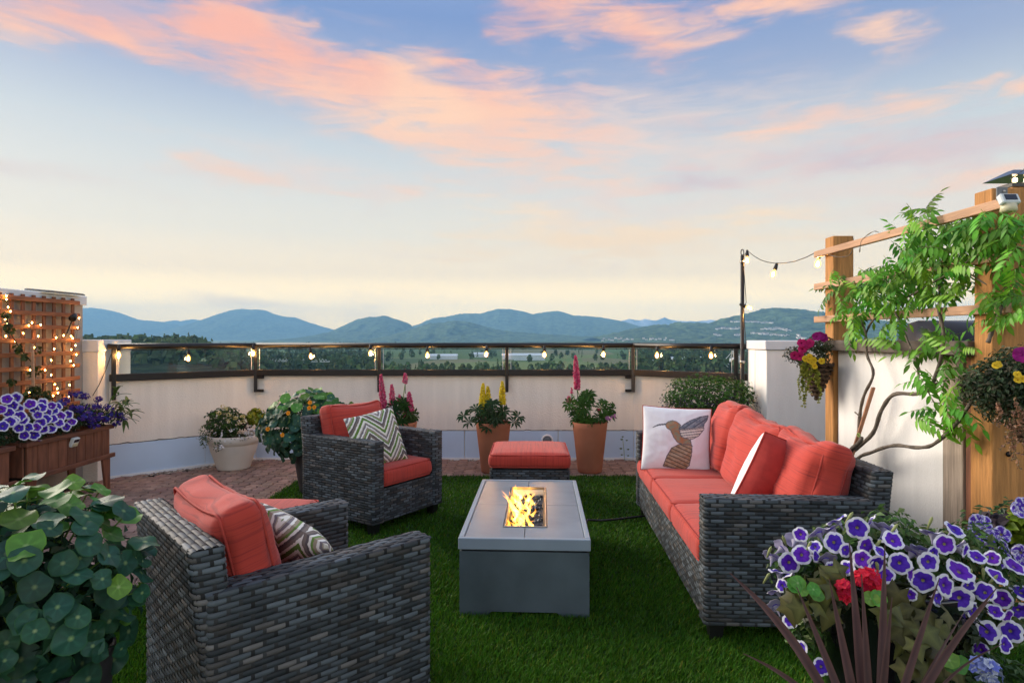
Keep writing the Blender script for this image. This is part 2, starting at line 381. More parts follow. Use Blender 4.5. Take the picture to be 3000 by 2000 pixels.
def fabric(name, axis):      # slubbed outdoor fabric: fine dark threads, streaks run across `axis`
    st = [3.0, 3.0, 3.0]; st[axis] = 170.0
    m = M_(name, (.47, .046, .027), .85, .10, 3, bump=.15, bscale=500)
    nt = m.node_tree; N, L = nt.nodes, nt.links; b = N['Principled BSDF']
    src = b.inputs['Base Color'].links[0].from_socket
    tc = N.new('ShaderNodeTexCoord'); oi = N.new('ShaderNodeObjectInfo')
    mp = N.new('ShaderNodeMapping'); mp.inputs['Scale'].default_value = st; L.new(tc.outputs['Object'], mp.inputs[0])
    L.new(oi.outputs['Random'], mp.inputs['Location'])
    n = N.new('ShaderNodeTexNoise'); n.inputs['Scale'].default_value = 1; n.inputs['Detail'].default_value = 2; L.new(mp.outputs[0], n.inputs[0])
    mr = N.new('ShaderNodeMapRange'); L.new(n.outputs[0], mr.inputs[0]); mr.inputs[1].default_value = .50; mr.inputs[2].default_value = .68; mr.inputs[4].default_value = .62
    mx = N.new('ShaderNodeMix'); mx.data_type = 'RGBA'; L.new(mr.outputs[0], mx.inputs['Factor']); L.new(src, mx.inputs['A']); mx.inputs['B'].default_value = (.20, .018, .016, 1)
    L.new(mx.outputs['Result'], b.inputs['Base Color'])
    b.inputs['Sheen Weight'].default_value = .15
    MAT[name] = m
fabric('fabric_x', 0); fabric('fabric_z', 2)

def chevron():               # printed zigzag, ikat edges; UV in pillow units -1..1
    m = M_('chevron', (.8, .78, .7), .85, .05, 20, bump=.1, bscale=300)
    nt = m.node_tree; N, L = nt.nodes, nt.links; b = N['Principled BSDF']
    uv = N.new('ShaderNodeUVMap'); nz = N.new('ShaderNodeTexNoise'); nz.inputs['Scale'].default_value = 14; nz.inputs['Detail'].default_value = 4
    L.new(uv.outputs[0], nz.inputs[0])
    sp = N.new('ShaderNodeSeparateXYZ'); L.new(uv.outputs[0], sp.inputs[0])
    def mt(op, a, bb=None):
        n = N.new('ShaderNodeMath'); n.operation = op
        for i, x in enumerate((a, bb)):
            if x is None: continue
            if isinstance(x, (int, float)): n.inputs[i].default_value = x
            else: L.new(x, n.inputs[i])
        return n.outputs[0]
    tri = mt('PINGPONG', mt('ADD', sp.outputs[0], 2.2), .60)
    t = mt('ADD', mt('SUBTRACT', sp.outputs[1], mt('MULTIPLY', tri, 1.15)), mt('MULTIPLY', mt('SUBTRACT', nz.outputs[0], .5), .09))
    fr = mt('FRACT', mt('ADD', mt('MULTIPLY', t, 1.12), 10.0))
    rp = N.new('ShaderNodeValToRGB'); rp.color_ramp.interpolation = 'CONSTANT'; L.new(fr, rp.inputs[0])
    cols = [(0, (.72, .70, .62)), (.10, (.105, .20, .035)), (.24, (.72, .70, .62)), (.33, (.17, .14, .12)), (.44, (.10, .085, .085)), (.52, (.70, .68, .62)),
            (.60, (.13, .24, .05)), (.68, (.30, .25, .18)), (.78, (.72, .70, .64)), (.86, (.17, .15, .16)), (.95, (.40, .36, .28))]
    e = rp.color_ramp.elements
    while len(e) < len(cols): e.new(.5)
    for i, (p, c) in enumerate(cols): e[i].position = p; e[i].color = (*c, 1)
    L.new(rp.outputs[0], b.inputs['Base Color']); MAT['chevron'] = m
chevron()

def glass():
    m = bpy.data.materials.new('glass'); m.use_nodes = True; N, L = m.node_tree.nodes, m.node_tree.links; N.remove(N['Principled BSDF'])
    t = N.new('ShaderNodeBsdfTransparent'); t.inputs[0].default_value = (.90, .94, .94, 1); g = N.new('ShaderNodeBsdfGlossy'); g.inputs['Roughness'].default_value = .02
    fr = N.new('ShaderNodeFresnel'); fr.inputs[0].default_value = 1.28; ms = N.new('ShaderNodeMixShader')
    L.new(fr.outputs[0], ms.inputs[0]); L.new(t.outputs[0], ms.inputs[1]); L.new(g.outputs[0], ms.inputs[2]); L.new(ms.outputs[0], N['Material Output'].inputs[0])
    MAT['glass'] = m
glass()

def flame():
    m = bpy.data.materials.new('flame'); m.use_nodes = True; N, L = m.node_tree.nodes, m.node_tree.links; N.remove(N['Principled BSDF'])
    at = N.new('ShaderNodeAttribute'); at.attribute_name = 'Col'; e = N.new('ShaderNodeEmission'); e.inputs[1].default_value = 1.0
    tc = N.new('ShaderNodeTexCoord'); nz = N.new('ShaderNodeTexNoise'); nz.inputs['Scale'].default_value = 38; nz.inputs['Detail'].default_value = 3
    mp = N.new('ShaderNodeMapping'); mp.inputs['Scale'].default_value = (1, 1, .35); L.new(tc.outputs['Object'], mp.inputs[0]); L.new(mp.outputs[0], nz.inputs[0])
    mr = N.new('ShaderNodeMapRange'); L.new(nz.outputs[0], mr.inputs[0]); mr.inputs[1].default_value = .35; mr.inputs[2].default_value = .65; mr.inputs[3].default_value = .10; mr.inputs[4].default_value = .95
    L.new(mr.outputs[0], e.inputs[1]); L.new(at.outputs['Color'], e.inputs[0])
    t = N.new('ShaderNodeBsdfTransparent'); a = N.new('ShaderNodeAddShader'); L.new(e.outputs[0], a.inputs[0]); L.new(t.outputs[0], a.inputs[1]); L.new(a.outputs[0], N['Material Output'].inputs[0])
    MAT['flame'] = m
flame()
# ================================================================== THE VALLEY
GZ = -30.0
def field_mat():
    m = M_('valley', (.055, .085, .030), .95, .3, .004, spec=.1, detail=6)
    nt = m.node_tree; N, L = nt.nodes, nt.links; b = N['Principled BSDF']; src = b.inputs['Base Color'].links[0].from_socket
    tc = N.new('ShaderNodeTexCoord'); mp = N.new('ShaderNodeMapping'); mp.inputs['Scale'].default_value = (.0035, .0016, 1); mp.inputs['Rotation'].default_value = (0, 0, .2); L.new(tc.outputs['Object'], mp.inputs[0])
    v = N.new('ShaderNodeTexVoronoi'); v.inputs['Scale'].default_value = 1.4; v.distance = 'CHEBYCHEV'; L.new(mp.outputs[0], v.inputs[0])
    r = N.new('ShaderNodeValToRGB'); r.color_ramp.interpolation = 'CONSTANT'; sx = N.new('ShaderNodeSeparateColor'); L.new(v.outputs['Color'], sx.inputs[0]); L.new(sx.outputs[0], r.inputs[0])
    e = r.color_ramp.elements; cs = [(0, (.07, .13, .04)), (.25, (.13, .20, .06)), (.45, (.05, .09, .035)), (.6, (.18, .22, .08)), (.78, (.20, .18, .10)), (.9, (.09, .17, .05))]
    while len(e) < len(cs): e.new(.5)
    for i, (p, c) in enumerate(cs): e[i].position = p; e[i].color = (*c, 1)
    mx = N.new('ShaderNodeMix'); mx.data_type = 'RGBA'; mx.inputs['Factor'].default_value = .65; L.new(src, mx.inputs['A']); L.new(r.outputs[0], mx.inputs['B']); L.new(mx.outputs['Result'], b.inputs['Base Color'])
    return m
mb = MB(); mb.add([(-14000, -3000, GZ), (14000, -3000, GZ), (14000, 13500, GZ), (-14000, 13500, GZ)], [(0, 1, 2, 3)])
tag(mb.build('valley_ground', field_mat()), kind='structure')
MAT['mountain'] = M_('mountain', (.020, .048, .026), .95, .7, .016, spec=.05, bump=2500, bscale=.035, detail=8, col2=(.13, .19, .075))
MAT['snow'] = M_('snow', (.10, .10, .11), .9, .3, .004, spec=.1, detail=8, col2=(.85, .82, .80))

def ridge(name, pts, D, W, mat, seed, rough=1.0, nu=150, nt=22, tree=7.0, blunt=1.15):
    us = np.linspace(pts[0][0], pts[-1][0], nu); vs = np.interp(us, [p[0] for p in pts], [p[1] for p in pts])
    ts = np.linspace(-1, 1, nt); V = []; F = []
    for j, t in enumerate(ts):
        for i, u in enumerate(us):
            x0 = (u - 1500) / F_PX * D; zr = HC + (HZ - vs[i]) / F_PX * D; h = max(zr - GZ, 2.0)
            y = D + t * W; s = abs(t)
            prof = (1 - s) ** blunt
            n1 = noise.noise(Vector((x0 / (W * .55) + seed, y / (W * .9), seed * 1.7))); n2 = noise.noise(Vector((x0 / (W * .16) + seed, y / (W * .3), seed)))
            n3 = noise.noise(Vector((x0 / (W * .06) + seed, y / (W * .1), seed)))
            k = 4 * s * (1 - s)
            z = GZ + h * (prof + rough * k * (.30 * n1 + .16 * n2 + .06 * n3))
            if 0 < j < nt - 1: z += tree * (rnd.random() - .6) * min(1, h / 60)
            if j == nt - 1 or j == 0: z = GZ - .5
            x = x0 + W * .05 * n2 * k
            V.append((x, y, min(z, HC + (HZ - vs[i]) / F_PX * y) if t < 0 else z))
    for j in range(nt - 1):
        for i in range(nu - 1): F.append((j * nu + i, j * nu + i + 1, (j + 1) * nu + i + 1, (j + 1) * nu + i))
    m = MB(); m.add(V, F); o = m.build(name, mat, smooth=True); tag(o, kind='structure')
    return o
c3 = lambda L: [(200 + x / 2.352, 860 + y / 2.352) for x, y in L]
c4 = lambda L: [(1100 + x / 1.809, 860 + y / 1.809) for x, y in L]
ridge('mountain', c3([(-500, 140), (-300, 110), (75, 92), (180, 82), (250, 95), (330, 115), (400, 145), (480, 168), (600, 178), (650, 186), (730, 205), (800, 235), (900, 280), (1000, 322), (1150, 345)]), 11000, 2200, MAT['mountain'], 1.3, .8)
ridge('mountain', c3([(500, 215), (640, 186), (730, 168), (780, 178), (860, 162), (910, 172), (1000, 200), (1200, 260)]), 12600, 700, MAT['mountain'], 2.1, .6, 60, 14)
ridge('mountain', c3([(600, 335), (800, 242), (900, 190), (1000, 155), (1100, 120), (1180, 98), (1220, 94), (1280, 100), (1340, 102), (1400, 125), (1480, 148), (1560, 155), (1640, 185), (1740, 220), (1820, 245), (2000, 290), (2200, 330)]), 10400, 2000, MAT['mountain'], 3.7, .8)
ridge('mountain', c3([(1380, 345), (1500, 332), (1650, 300), (1750, 285), (1820, 255), (1900, 215), (2000, 165), (2080, 148), (2140, 148), (2180, 135), (2220, 150), (2300, 180), (2350, 205)]) + c4([(100, 130), (180, 168), (320, 215), (480, 255)]), 6800, 1500, MAT['mountain'], 4.4)
ridge('mountain', c4([(60, 215), (180, 178), (255, 150), (300, 130), (380, 118), (450, 100), (560, 95), (640, 70), (720, 70), (780, 85), (830, 103), (880, 95), (960, 85), (1010, 98), (1050, 112), (1150, 115), (1250, 130), (1330, 145), (1380, 162), (1500, 190), (1700, 230)]), 8200, 1900, MAT['mountain'], 5.2)
ridge('mountain', c4([(1200, 170), (1270, 148), (1310, 133), (1350, 121), (1380, 128), (1400, 131), (1440, 124), (1490, 130), (1530, 117), (1570, 130), (1620, 135), (1700, 141), (1780, 130), (1850, 150), (2000, 190)]), 12700, 500, MAT['snow'], 6.9, .9, 110, 16)
ridge('hill', c4([(-120, 258), (60, 225), (180, 190), (290, 152), (360, 148), (420, 136), (500, 146), (560, 165), (640, 185), (760, 200), (900, 212), (1100, 222), (1350, 235)]), 5200, 1000, MAT['mountain'], 7.5)
HILL = ridge('hill', c4([(1150, 232), (1380, 180), (1450, 166), (1500, 157), (1560, 160), (1590, 145), (1680, 150), (1760, 155), (1830, 130), (1900, 115), (1990, 95), (2060, 72), (2130, 66), (2250, 75), (2330, 90), (2400, 96), (2700, 150), (3200, 215)]), 4000, 1150, MAT['mountain'], 8.8, .7, 190, 30, 9)
ridge('hill', [(-200, 1000), (200, 996), (420, 1000), (700, 1006), (1000, 1004), (1300, 1001), (1700, 999), (2100, 998), (2600, 996), (3000, 998)], 3000, 600, MAT['mountain'], 9.9, .5, 160, 10, 8)
ridge('hill', [(-300, 1044), (150, 1048), (350, 1052), (560, 1056), (700, 1066), (760, 1082)], 640, 150, MAT['mountain'], 3.1, .4, 60, 12, 2)

# forest that reads as one mass
def crowns(name, spots, quads, mat='forest'):
    V, F, K = [], [], []
    qv = np.array([(-.5, -.5, 0), (.5, -.5, 0), (.5, .5, 0), (-.5, .5, 0)])
    for (x, y, z, h, w, con, g) in spots:
        for q in range(quads):
            t = nrs.rand() ** .8
            rr = (w * .5 * (1 - t) ** .9 + .15) if con else w * .5 * math.sqrt(max(.05, 1 - (2 * t - 1.0) ** 2))
            a = nrs.rand() * 6.283; d = rr * math.sqrt(nrs.rand() * .7 + .3)
            c = np.array((x + d * math.cos(a), y + d * math.sin(a), z + h * (.12 + .85 * t)))
            n = Vector((math.cos(a), math.sin(a), .7 + nrs.randn() * .5)).normalized(); M = np.array(n.to_track_quat('Z', 'Y').to_matrix())
            s = w * (.22 if con else .34) * (.6 + .8 * nrs.rand())
            o = len(V); V += (qv * s * np.array((1, .8 + .5 * nrs.rand(), 1)) @ M.T + c).tolist(); F.append((o, o + 1, o + 2, o + 3))
            b = g * (.55 + .9 * nrs.rand()); tint = .8 + .5 * nrs.rand()
            K += [(.075 * b * tint, .115 * b, .038 * b)] * 4
    m = MB(); m.add(V, F, K); o = m.build(name, MAT[mat]); return tag(o, kind='stuff')
def ground_at(x, y):
    u = 1500 + x * F_PX / y
    if y < 790 and u < 760: return GZ + 17 * max(0, min(1, (790 - abs(y - 640) - 500) / 200)) * max(0, min(1, (760 - u) / 200))
    return GZ
sp = []
def scatter(n, u0, u1, d0, d1, h0, h1, con=.3, g=1):
    for _ in range(n):
        u = rnd.uniform(u0, u1); d = rnd.uniform(d0, d1) if d1 < d0 * 2 else math.exp(rnd.uniform(math.log(d0), math.log(d1)))
        x = (u - 1500) / F_PX * d; h = rnd.uniform(h0, h1); c = rnd.random() < con
        sp.append((x, d, ground_at(x, d) - .5, h * (1.2 if c else 1), h * (.42 if c else .75), c, g * rnd.uniform(.75, 1.3)))
scatter(330, 230, 760, 470, 700, 11, 17, .3, 1.1)
scatter(260, 740, 1110, 520, 800, 9, 14, .35)
scatter(150, 1100, 1880, 480, 600, 6, 10, .2, 1.1)
scatter(70, 1100, 1880, 800, 1250, 8, 12, .3, .9)
scatter(260, 1850, 2200, 500, 760, 8, 14, .3)
scatter(220, 1850, 2240, 760, 1200, 10, 15, .4)
crowns('forest', sp, 34)
sp = []
scatter(1100, 250, 2250, 1500, 2600, 9, 16, .4, .9)
scatter(260, 740, 1120, 800, 1300, 10, 15, .5, .9)
crowns('treeline', sp, 9)

from mathutils.bvhtree import BVHTree
def surf_bvh(o):
    me = o.data; return BVHTree.FromPolygons([v.co[:] for v in me.vertices], [tuple(p.vertices) for p in me.polygons])
bv = surf_bvh(HILL)
def house_mesh(w, d, h):
    m = MB(); m.box((0, 0, h / 2 - 1), (w, d, h + 2), .1, m=0)
    m.add([(-w * .55, -d * .58, h), (w * .55, -d * .58, h), (w * .55, d * .58, h), (-w * .55, d * .58, h), (-w * .5, 0, h + d * .35), (w * .5, 0, h + d * .35)],
          [(0, 1, 5, 4), (2, 3, 4, 5), (0, 4, 3), (1, 2, 5), (3, 2, 1, 0)], m=1)
    return m.mesh('house', [MAT['house_wall'], MAT['house_roof']])
HM = [house_mesh(13, 9, 6), house_mesh(17, 10, 7), house_mesh(10, 9, 8)]
r5 = lambda x, y: (2050 + x / 3.1356, 700 + y / 3.1356)
rows = [(285, 765, 370, 762, 6), (415, 762, 680, 776, 22), (150, 832, 240, 818, 9), (240, 832, 370, 824, 14), (570, 830, 700, 834, 10), (690, 822, 850, 850, 15), (480, 868, 620, 880, 12),
        (610, 878, 830, 892, 15), (140, 885, 210, 888, 6), (330, 886, 395, 884, 5), (900, 910, 985, 918, 7), (900, 890, 930, 892, 3)]
rl = ['the short highest row left of the pole', 'the long highest row right of the pole', 'the second row, far end', 'the second row ending at the black pole', 'the second row just right of the pole', 'the second row sloping down right',
      'the third row, left part', 'the third row, right part', 'the lowest far cluster', 'the lowest cluster beside the black pole', 'the lowest cluster beside the hanging basket', 'the trio above the basket cluster']
ORD = 'first second third fourth fifth sixth seventh eighth ninth tenth eleventh twelfth thirteenth fourteenth fifteenth sixteenth seventeenth eighteenth nineteenth twentieth twenty-first twenty-second'.split()
k = 0
for ri, (x0, y0, x1, y1, n) in enumerate(rows):
    no = 0
    for i in range(n):
        t = (i + .5 + rnd.uniform(-.4, .4)) / n; u, v = r5(x0 + (x1 - x0) * t, y0 + (y1 - y0) * t + rnd.uniform(-5, 5))
        d = Vector(((u - 1500) / F_PX, 1, -(v - HZ) / F_PX)).normalized(); hit = bv.ray_cast(Vector((0, 0, HC)), d)
        if hit[0] is None: continue
        o = link('house', HM[k % 3]); k += 1; o.location = hit[0] + Vector((0, 8, 1)); o.rotation_euler = (0, 0, rnd.uniform(-.5, .5)); s = rnd.uniform(.6, 1.05); o.scale = (s, s, s)
        tag(o, ORD[no] + ' pale hillside house from the left in ' + rl[ri], 'house', 'pale houses on the wooded hillside'); no += 1
for (u0, u1, v, n) in ((1760, 1855, 993, 14), (1885, 1980, 993, 12)):
    for i in range(n):
        u = u0 + (u1 - u0) * (i + .5 + rnd.uniform(-.4, .4)) / n; d_ = 2950.0
        o = link('house', HM[i % 3]); o.location = ((u - 1500) / F_PX * d_, d_, HC - (v + rnd.uniform(-4, 4) - HZ) / F_PX * d_ - 3); s = rnd.uniform(.5, .9); o.scale = (s, s, s); o.rotation_euler = (0, 0, rnd.uniform(-.4, .4))
        tag(o, ORD[i] + ' pale house from the left in the ' + ('left' if u0 < 1800 else 'right') + ' low row above the rail', 'house', 'pale houses in low rows above the rail')
# sheds, silos, gantries in the valley
def gpos(u, v): d = (HC - GZ) * F_PX / (v - HZ); return Vector(((u - 1500) / F_PX * d, d, GZ))
for (u, v, w, h, dd, lab) in ((1300, 1046, 40, 5, 14, 'long white shed in the fields behind the second railing pane'), (1405, 1040, 30, 5, 12, 'pale low shed between fields left of the white barns'),
                              (1505, 1047, 34, 6, 12, 'bright white barn nearest the tall pink lupin, roof pale'), (1548, 1049, 46, 7, 14, 'widest bright white barn in the green fields'),
                              (2010, 1064, 34, 7, 14, 'floodlit pale warehouse in the valley beyond the bush'), (2055, 1078, 40, 6, 14, 'long low floodlit depot building left of the silos'),
                              (1930, 1070, 18, 5, 12, 'small pale depot office left of the floodlit warehouse')):
    t = thing('barn' if u < 1900 else 'warehouse', lab, 'building', gpos(u, v + 6))
    m = MB(); m.box((0, 0, h / 2), (w, dd, h), .1); m.build('wall', MAT['warehouse'], t)
    m = MB(); m.add([(-w * .52, -dd * .56, h), (w * .52, -dd * .56, h), (w * .52, dd * .56, h), (-w * .52, dd * .56, h), (-w * .52, 0, h + 3), (w * .52, 0, h + 3)], [(0, 1, 5, 4), (2, 3, 4, 5), (0, 4, 3), (1, 2, 5), (3, 2, 1, 0)]); m.build('roof', MAT['cap_metal'], t)
    if u > 1900:
        for i in range(4):
            m = MB(); m.box((-w * .36 + i * w * .24, -dd / 2 - .3, h * .75), (1.4, .3, .9), .05); m.build('lamp', MAT['town_light'], t)
for i, (u, v, r, h, lab) in enumerate(((2133, 1092, 3.2, 10, 'squat white silo leftmost of the grain works'), (2150, 1092, 4.0, 12, 'wide pale silo in the middle of the grain works'), (2164, 1092, 3.0, 14, 'tall brownish silo next to the black light pole'))):
    t = thing('silo', lab, 'silo', gpos(u, v))
    m = MB(); m.lathe([(r, 0), (r, h), (r * .98, h + .2), (.5, h + r * .5)], 14); m.build('tank', MAT['silo'], t, True)
t = thing('conveyor_tower', 'spindly white conveyor tower with slanting chutes above the silos', 'tower', gpos(2152, 1088))
m = MB()
for a in ((-1.5, 0), (1.5, 0)): m.beam((a[0], a[1], 0), (a[0] * .4, a[1], 22), .5, .5)
m.build('mast', MAT['silo'], t); m = MB()
for x in (-9, -5, 6, 9): m.beam((0, 0, 21), (x, 0, 11), .45, .45)
m.build('chute', MAT['silo'], t)
for i, (u, v, lab) in enumerate(((815, 1082, 'white steel gantry left of three in the valley trees'), (875, 1083, 'white steel gantry in the middle of three in the trees'), (940, 1084, 'arched white truss right of the two gantries'))):
    t = thing('gantry', lab, 'gantry', gpos(u, v + 8)); m = MB()
    w, h = 9, 10
    for x in (-w, w): m.beam((x, 0, -4), (x, 0, h), .6, .6)
    m.beam((-w, 0, h), (w, 0, h), .6, .6); m.build('portal', MAT['silo'], t); m = MB()
    for k in range(6): m.beam((-w + k * 3, 0, h), (-w + k * 3 + 1.5, 0, h + (2.2 if i < 2 else 3 * math.sin((k + .5) / 6 * math.pi))), .35, .35); m.beam((-w + k * 3 + 1.5, 0, h + (2.2 if i < 2 else 3 * math.sin((k + .5) / 6 * math.pi))), (-w + k * 3 + 3, 0, h), .35, .35)
    m.build('truss', MAT['silo'], t)
# the air between
mb = MB(); mb.box((0, 5300, 350 + GZ / 2), (28600, 17000, 760), 0.01)
hz = mb.build('haze', None); hz.data.materials.clear()
hm = bpy.data.materials.new('haze'); hm.use_nodes = True; N = hm.node_tree.nodes; N.remove(N['Principled BSDF'])
pv = N.new('ShaderNodeVolumePrincipled'); pv.inputs['Color'].default_value = (.30, .64, 1.0, 1); pv.inputs['Density'].default_value = 1.15e-4; pv.inputs['Anisotropy'].default_value = 0
hm.node_tree.links.new(pv.outputs[0], N['Material Output'].inputs['Volume']); hz.data.materials.append(hm); tag(hz, kind='stuff')

# ================================================================== TERRACE
A_, B_, C_, D_ = (-3.90, 5.95), (-2.87, 6.88), (1.364, 6.88), (2.28, 6.13)
WL = [A_, B_, C_, D_]
def offset(pl, e):       # offset a polyline towards the terrace (e > 0) with mitred corners
    out = []
    for i, p in enumerate(pl):
        ns = []
        for a, b in ((i - 1, i), (i, i + 1)):
            if a < 0 or b >= len(pl): continue
            d = Vector((pl[b][0] - pl[a][0], pl[b][1] - pl[a][1])).normalized(); ns.append(Vector((d.y, -d.x)))
        n = sum(ns, Vector((0, 0))); n = n / len(ns); n = n / n.length_squared
        out.append((p[0] + n.x * e, p[1] + n.y * e))
    return out
# slab, beds
mb = MB(); mb.prism([(-4.6, -2.5), (4.6, -2.5), (4.6, 5.6), (2.6, 6.3), (1.5, 7.08), (-3.0, 7.08), (-4.6, 5.9)], -.6, -.03); FLOOR = tag(mb.build('terrace_floor', MAT['paver_bed']), kind='structure')
mb = MB(); mb.prism([(-4.6, -2.5), (4.6, -2.5), (4.6, 5.55), (2.6, 6.25), (1.5, 7.06), (-3.0, 7.06), (-4.6, 5.88)], -30, -.604); tag(mb.build('apartment_building', MAT['stucco']), 'stucco building whose flat roof carries the terrace', 'building')
LAWN_X0 = -2.03; LAWN_Y1 = 6.0
mb = MB(); mb.prism([(LAWN_X0, .2), (2.29, .2), (2.29, LAWN_Y1), (LAWN_X0, LAWN_Y1)], -.028, .004); tag(mb.build('lawn', MAT['lawn_base']), kind='structure')
# pavers (interlocking, long side towards the railing)
PL_, PW_ = .215, .108
def zig(): 
    L, W, a = PL_ - .006, PW_ - .006, .013
    top = [(-1, 0), (-.75, 1), (-.25, -1), (0, 0), (.25, 1), (.75, -1)]
    o = [(-W / 2 - a * s, k * L / 2) for k, s in top] + [(-W / 2, L / 2), (W / 2, L / 2)] + [(W / 2 - a * s, k * L / 2) for k, s in top[::-1]] + []
    return o
m = MB(); m.prism(zig()[::-1], -.045, 0, bev=.006); PM = m.mesh('paver', MAT['paver'])
def inside(p, poly):
    c = False; j = len(poly) - 1
    for i in range(len(poly)):
        if (poly[i][1] > p[1]) != (poly[j][1] > p[1]) and p[0] < (poly[j][0] - poly[i][0]) * (p[1] - poly[i][1]) / (poly[j][1] - poly[i][1]) + poly[i][0]: c = not c
        j = i
    return c
wl = offset(WL, .10)
reg = [(-3.95, 3.2), (-3.95, wl[0][1] - .05), wl[0], wl[1], wl[2], wl[3], (2.2, 5.98), (LAWN_X0 - .02, 5.98), (LAWN_X0 - .02, 3.2)]
spots = []
i = -40
while i < 30:
    for j in range(13, 36):
        x = i * PW_; y = j * PL_ + (i % 2) * PL_ / 2
        if inside((x, y), reg) and x / y > -.90: spots.append((x, y))
    i += 1
spots.sort(key=lambda p: p[1] - (.8 if p[0] < -2 else 0))
rest = MB()
for k, (x, y) in enumerate(spots):
    M = Matrix.Translation((x, y, rnd.uniform(-.004, .0))) @ Matrix.Rotation(rnd.uniform(-.012, .012), 4, 'Z') @ Matrix.Rotation(rnd.uniform(-.012, .012), 4, 'X')
    if k < 300: link('paver', PM, FLOOR, M=M)
    else: rest.prism(zig()[::-1], -.045, 0, bev=.006, M=M)
if rest.v: tag(rest.build('remaining_pavers', MAT['paver'], FLOOR), kind='stuff')
# pebbles along the wall foot
pb = MB()
ico = MB(); 
def blob_mesh(mbx, c, r, sq=(1, 1, 1), n=6, col=(1, 1, 1), j=.25):
    V = [(0, 0, -1)] + [(math.cos(2 * math.pi * i / n) * .86, math.sin(2 * math.pi * i / n) * .86, -.45) for i in range(n)] + [(math.cos(2 * math.pi * (i + .5) / n) * .86, math.sin(2 * math.pi * (i + .5) / n) * .86, .45) for i in range(n)] + [(0, 0, 1)]
    V = [(c[0] + x * r * sq[0] * (1 + rnd.uniform(-j, j)), c[1] + y * r * sq[1] * (1 + rnd.uniform(-j, j)), c[2] + z * r * sq[2] * (1 + rnd.uniform(-j, j))) for x, y, z in V]
    F = [(0, 1 + (i + 1) % n, 1 + i) for i in range(n)] + [(1 + i, 1 + (i + 1) % n, 1 + n + i) for i in range(n)] + [(1 + (i + 1) % n, 1 + n + (i + 1) % n, 1 + n + i) for i in range(n)] + [(1 + n + i, 1 + n + (i + 1) % n, 1 + 2 * n) for i in range(n)]
    mbx.add(V, F, col)
for (p, q, n) in ((A_, B_, 420), (B_, C_, 520)):
    d = Vector((q[0] - p[0], q[1] - p[1])).normalized(); nn = Vector((d.y, -d.x)); L_ = math.hypot(q[0] - p[0], q[1] - p[1])
    for _ in range(n):
        t = rnd.uniform(-.2, L_); e = rnd.uniform(.02, .105); g = rnd.uniform(.4, 1.5)
        blob_mesh(pb, (p[0] + d.x * t + nn.x * e, p[1] + d.y * t + nn.y * e, -.02 + rnd.uniform(0, .012)), rnd.uniform(.008, .02), (1, 1, .6), 5, (g, g * .96, g * .9))
tag(pb.build('pebble_gravel', MAT['pebble']), kind='stuff')
# turf blades
def turf(n):
    V = np.zeros((n * 3, 3), np.float32)
    # more blades close to the camera
    yy = 1.45 / (1 - nrs.rand(n * 2) * (1 - 1.45 / LAWN_Y1)) 
    xx = LAWN_X0 - .01 + nrs.rand(n * 2) * (2.27 - LAWN_X0)
    ok = np.abs(xx) < yy * .9 + .05
    yy, xx = yy[ok][:n], xx[ok][:n]; n = len(xx); V = V[:n * 3]
    a = nrs.rand(n) * 6.283; h = .016 + .020 * nrs.rand(n); w = .0022 + .0012 * yy / 2.5
    lean = nrs.randn(n, 2) * .011 + np.array((.006, -.004))
    V[0::3] = np.stack([xx - np.cos(a) * w, yy - np.sin(a) * w, np.full(n, .003)], 1)
    V[1::3] = np.stack([xx + np.cos(a) * w, yy + np.sin(a) * w, np.full(n, .003)], 1)
    V[2::3] = np.stack([xx + lean[:, 0], yy + lean[:, 1], h], 1)
    me = bpy.data.meshes.new('grass'); me.vertices.add(n * 3); me.vertices.foreach_set('co', V.ravel()); me.loops.add(n * 3); me.loops.foreach_set('vertex_index', np.arange(n * 3, dtype=np.int32))
    me.polygons.add(n); me.polygons.foreach_set('loop_start', np.arange(n, dtype=np.int32) * 3)
    me.update(calc_edges=True); me.materials.append(MAT['grass'])
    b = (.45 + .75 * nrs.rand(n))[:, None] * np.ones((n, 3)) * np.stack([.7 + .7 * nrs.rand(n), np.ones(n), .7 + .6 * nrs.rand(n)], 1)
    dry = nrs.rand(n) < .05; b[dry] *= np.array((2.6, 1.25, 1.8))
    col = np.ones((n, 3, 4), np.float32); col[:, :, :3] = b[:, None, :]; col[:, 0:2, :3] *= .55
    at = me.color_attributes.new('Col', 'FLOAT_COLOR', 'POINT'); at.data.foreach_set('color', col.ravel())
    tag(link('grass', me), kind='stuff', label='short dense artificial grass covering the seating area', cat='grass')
turf(420000)

